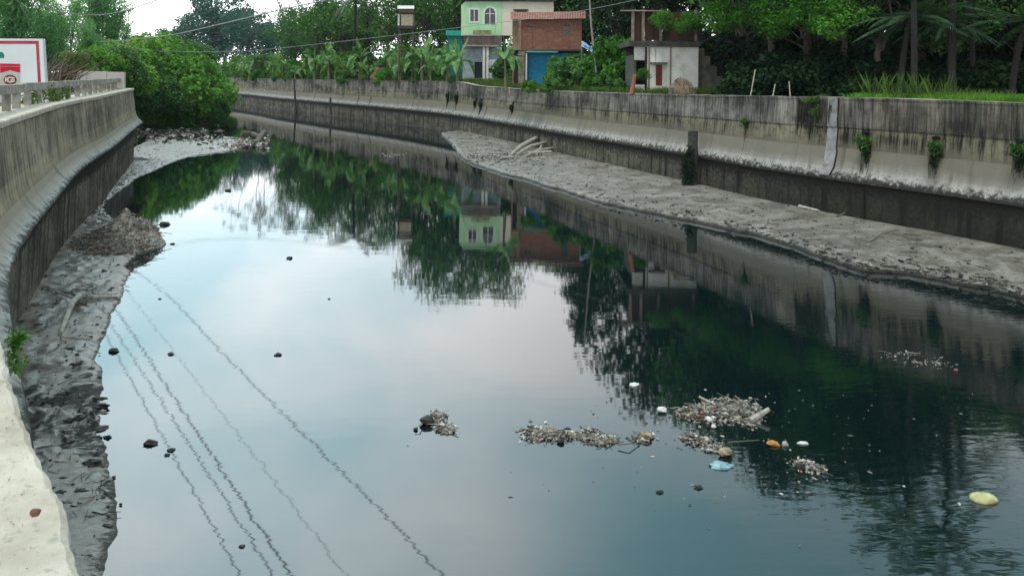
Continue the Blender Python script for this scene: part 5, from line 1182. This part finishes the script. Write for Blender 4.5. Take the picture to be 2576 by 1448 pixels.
def floater(name, label, x, y, s, mat, cat, shape=(1, .7, .5), rough=.35, lift=.3):
    a = MB(); p = at(x, y); blob(a, p + Vector((0, 0, s * shape[2] * lift)), s * shape[0], s * shape[1], s * shape[2], rough, 10, 7); return tag(a.build(name, mat, smooth=rough < .2), label, cat)
floater('gourd', 'pale yellow gourd floating near the right edge', 2474, 1256, .25, simple('gourd_skin', [(.35, (.38, .36, .13)), (.6, (.66, .66, .36))], 5, .4), 'gourd', (1, .62, .42), .06, .12)
floater('fruit', 'orange scrap of fruit right of the rubbish rafts', 1945, 1118, .13, flat('orange', (.48, .22, .06), .6, .4, 12), 'fruit', (1, .7, .5))
floater('plastic_cup', 'grey cup afloat just right of the orange fruit', 1975, 1120, .08, flat('cup_grey', (.4, .4, .38), .4), 'cup', (.8, .8, .8))
floater('plastic_bag', 'light blue plastic bag below the trailing scraps', 1815, 1172, .2, flat('blue_bag', (.26, .44, .48), .4, .4, 9), 'bag', (1.1, .6, .3), .6)
floater('paper_scrap', 'white scrap of paper alone above the rafts', 1595, 968, .11, white_p, 'scrap', (1.1, .8, .4), .6)
floater('white_scrap', 'tiny white scrap right of the orange fruit and cup', 2020, 1115, .1, white_p, 'scrap', (1.2, .5, .3))
for x, y, s, lab in ((380, 1116, .13, 'dark clod with a green sprig near the left mud'), (430, 1132, .075, 'upper of two small lumps beside the dark clod'), (421, 1144, .06, 'lower of two small lumps beside the dark clod'), (430, 891, .09, 'round dark lump floating alone on pale water'), (285, 884, .14, 'flat dark clod off the pale branch'), (700, 893, .1, 'short dark stick alone in the middle left'), (728, 650, .13, 'thin dark twig alone below the mirrored palm'), (415, 565, .28, 'dark lump with a tail off the rubbish heap'), (434, 614, .1, 'small dark lump off the tip of the heap'),
                     (268, 1328, .10, 'dark clod on the lower left mud'), (216, 1404, .11, 'dark clod at the bottom left beside the ledge'), (402, 752, .06, 'tiny dark dot beside the leftmost mirrored wires'), (575, 480, .2, 'small dark float below the mirrored bush'), (828, 752, .05, 'tiny upright dark twig in mid water'), (608, 1374, .05, 'tiny dark bit between the mirrored wires'), (1660, 1238, .07, 'little dark bit below the blue bag'), (1757, 1226, .08, 'dark bit just below and left of the blue bag'), (2182, 1255, .06, 'speck of dark litter left of the gourd'), (338, 667, .12, 'round dark stone off the mud below the heap'), (270, 1100, .08, 'dark clod at the edge of the clods on the near mud')):
    floater('dark_lump', lab, x, y, s, M['lump'], 'lump', (1, .65, .45), .5)
a = MB(); blob(a, atd(89, 1287, 1.945) , .015, .011, .008, .5, 8, 6); tag(a.build('dry_leaf', flat('leaf_brown', (.16, .08, .05), .8)), 'brown scrap lying on the cream ledge', 'scrap')

# ------------------------------------------------------------------ the damp air
hzm = bpy.data.materials.new('haze_box'); hzm.use_nodes = True; hzm.node_tree.nodes.clear()
pv_ = hzm.node_tree.nodes.new('ShaderNodeVolumePrincipled'); oo = hzm.node_tree.nodes.new('ShaderNodeOutputMaterial')
pv_.inputs['Color'].default_value = (.86, .93, .96, 1); pv_.inputs['Density'].default_value = .00012; pv_.inputs['Anisotropy'].default_value = .2
hzm.node_tree.links.new(pv_.outputs[0], oo.inputs['Volume'])
a = MB(); a.box((-150, 430, 29), (1130, 960, 63)); tag(a.build('haze', hzm), 'thin pale humid haze over the canal', kind='stuff')
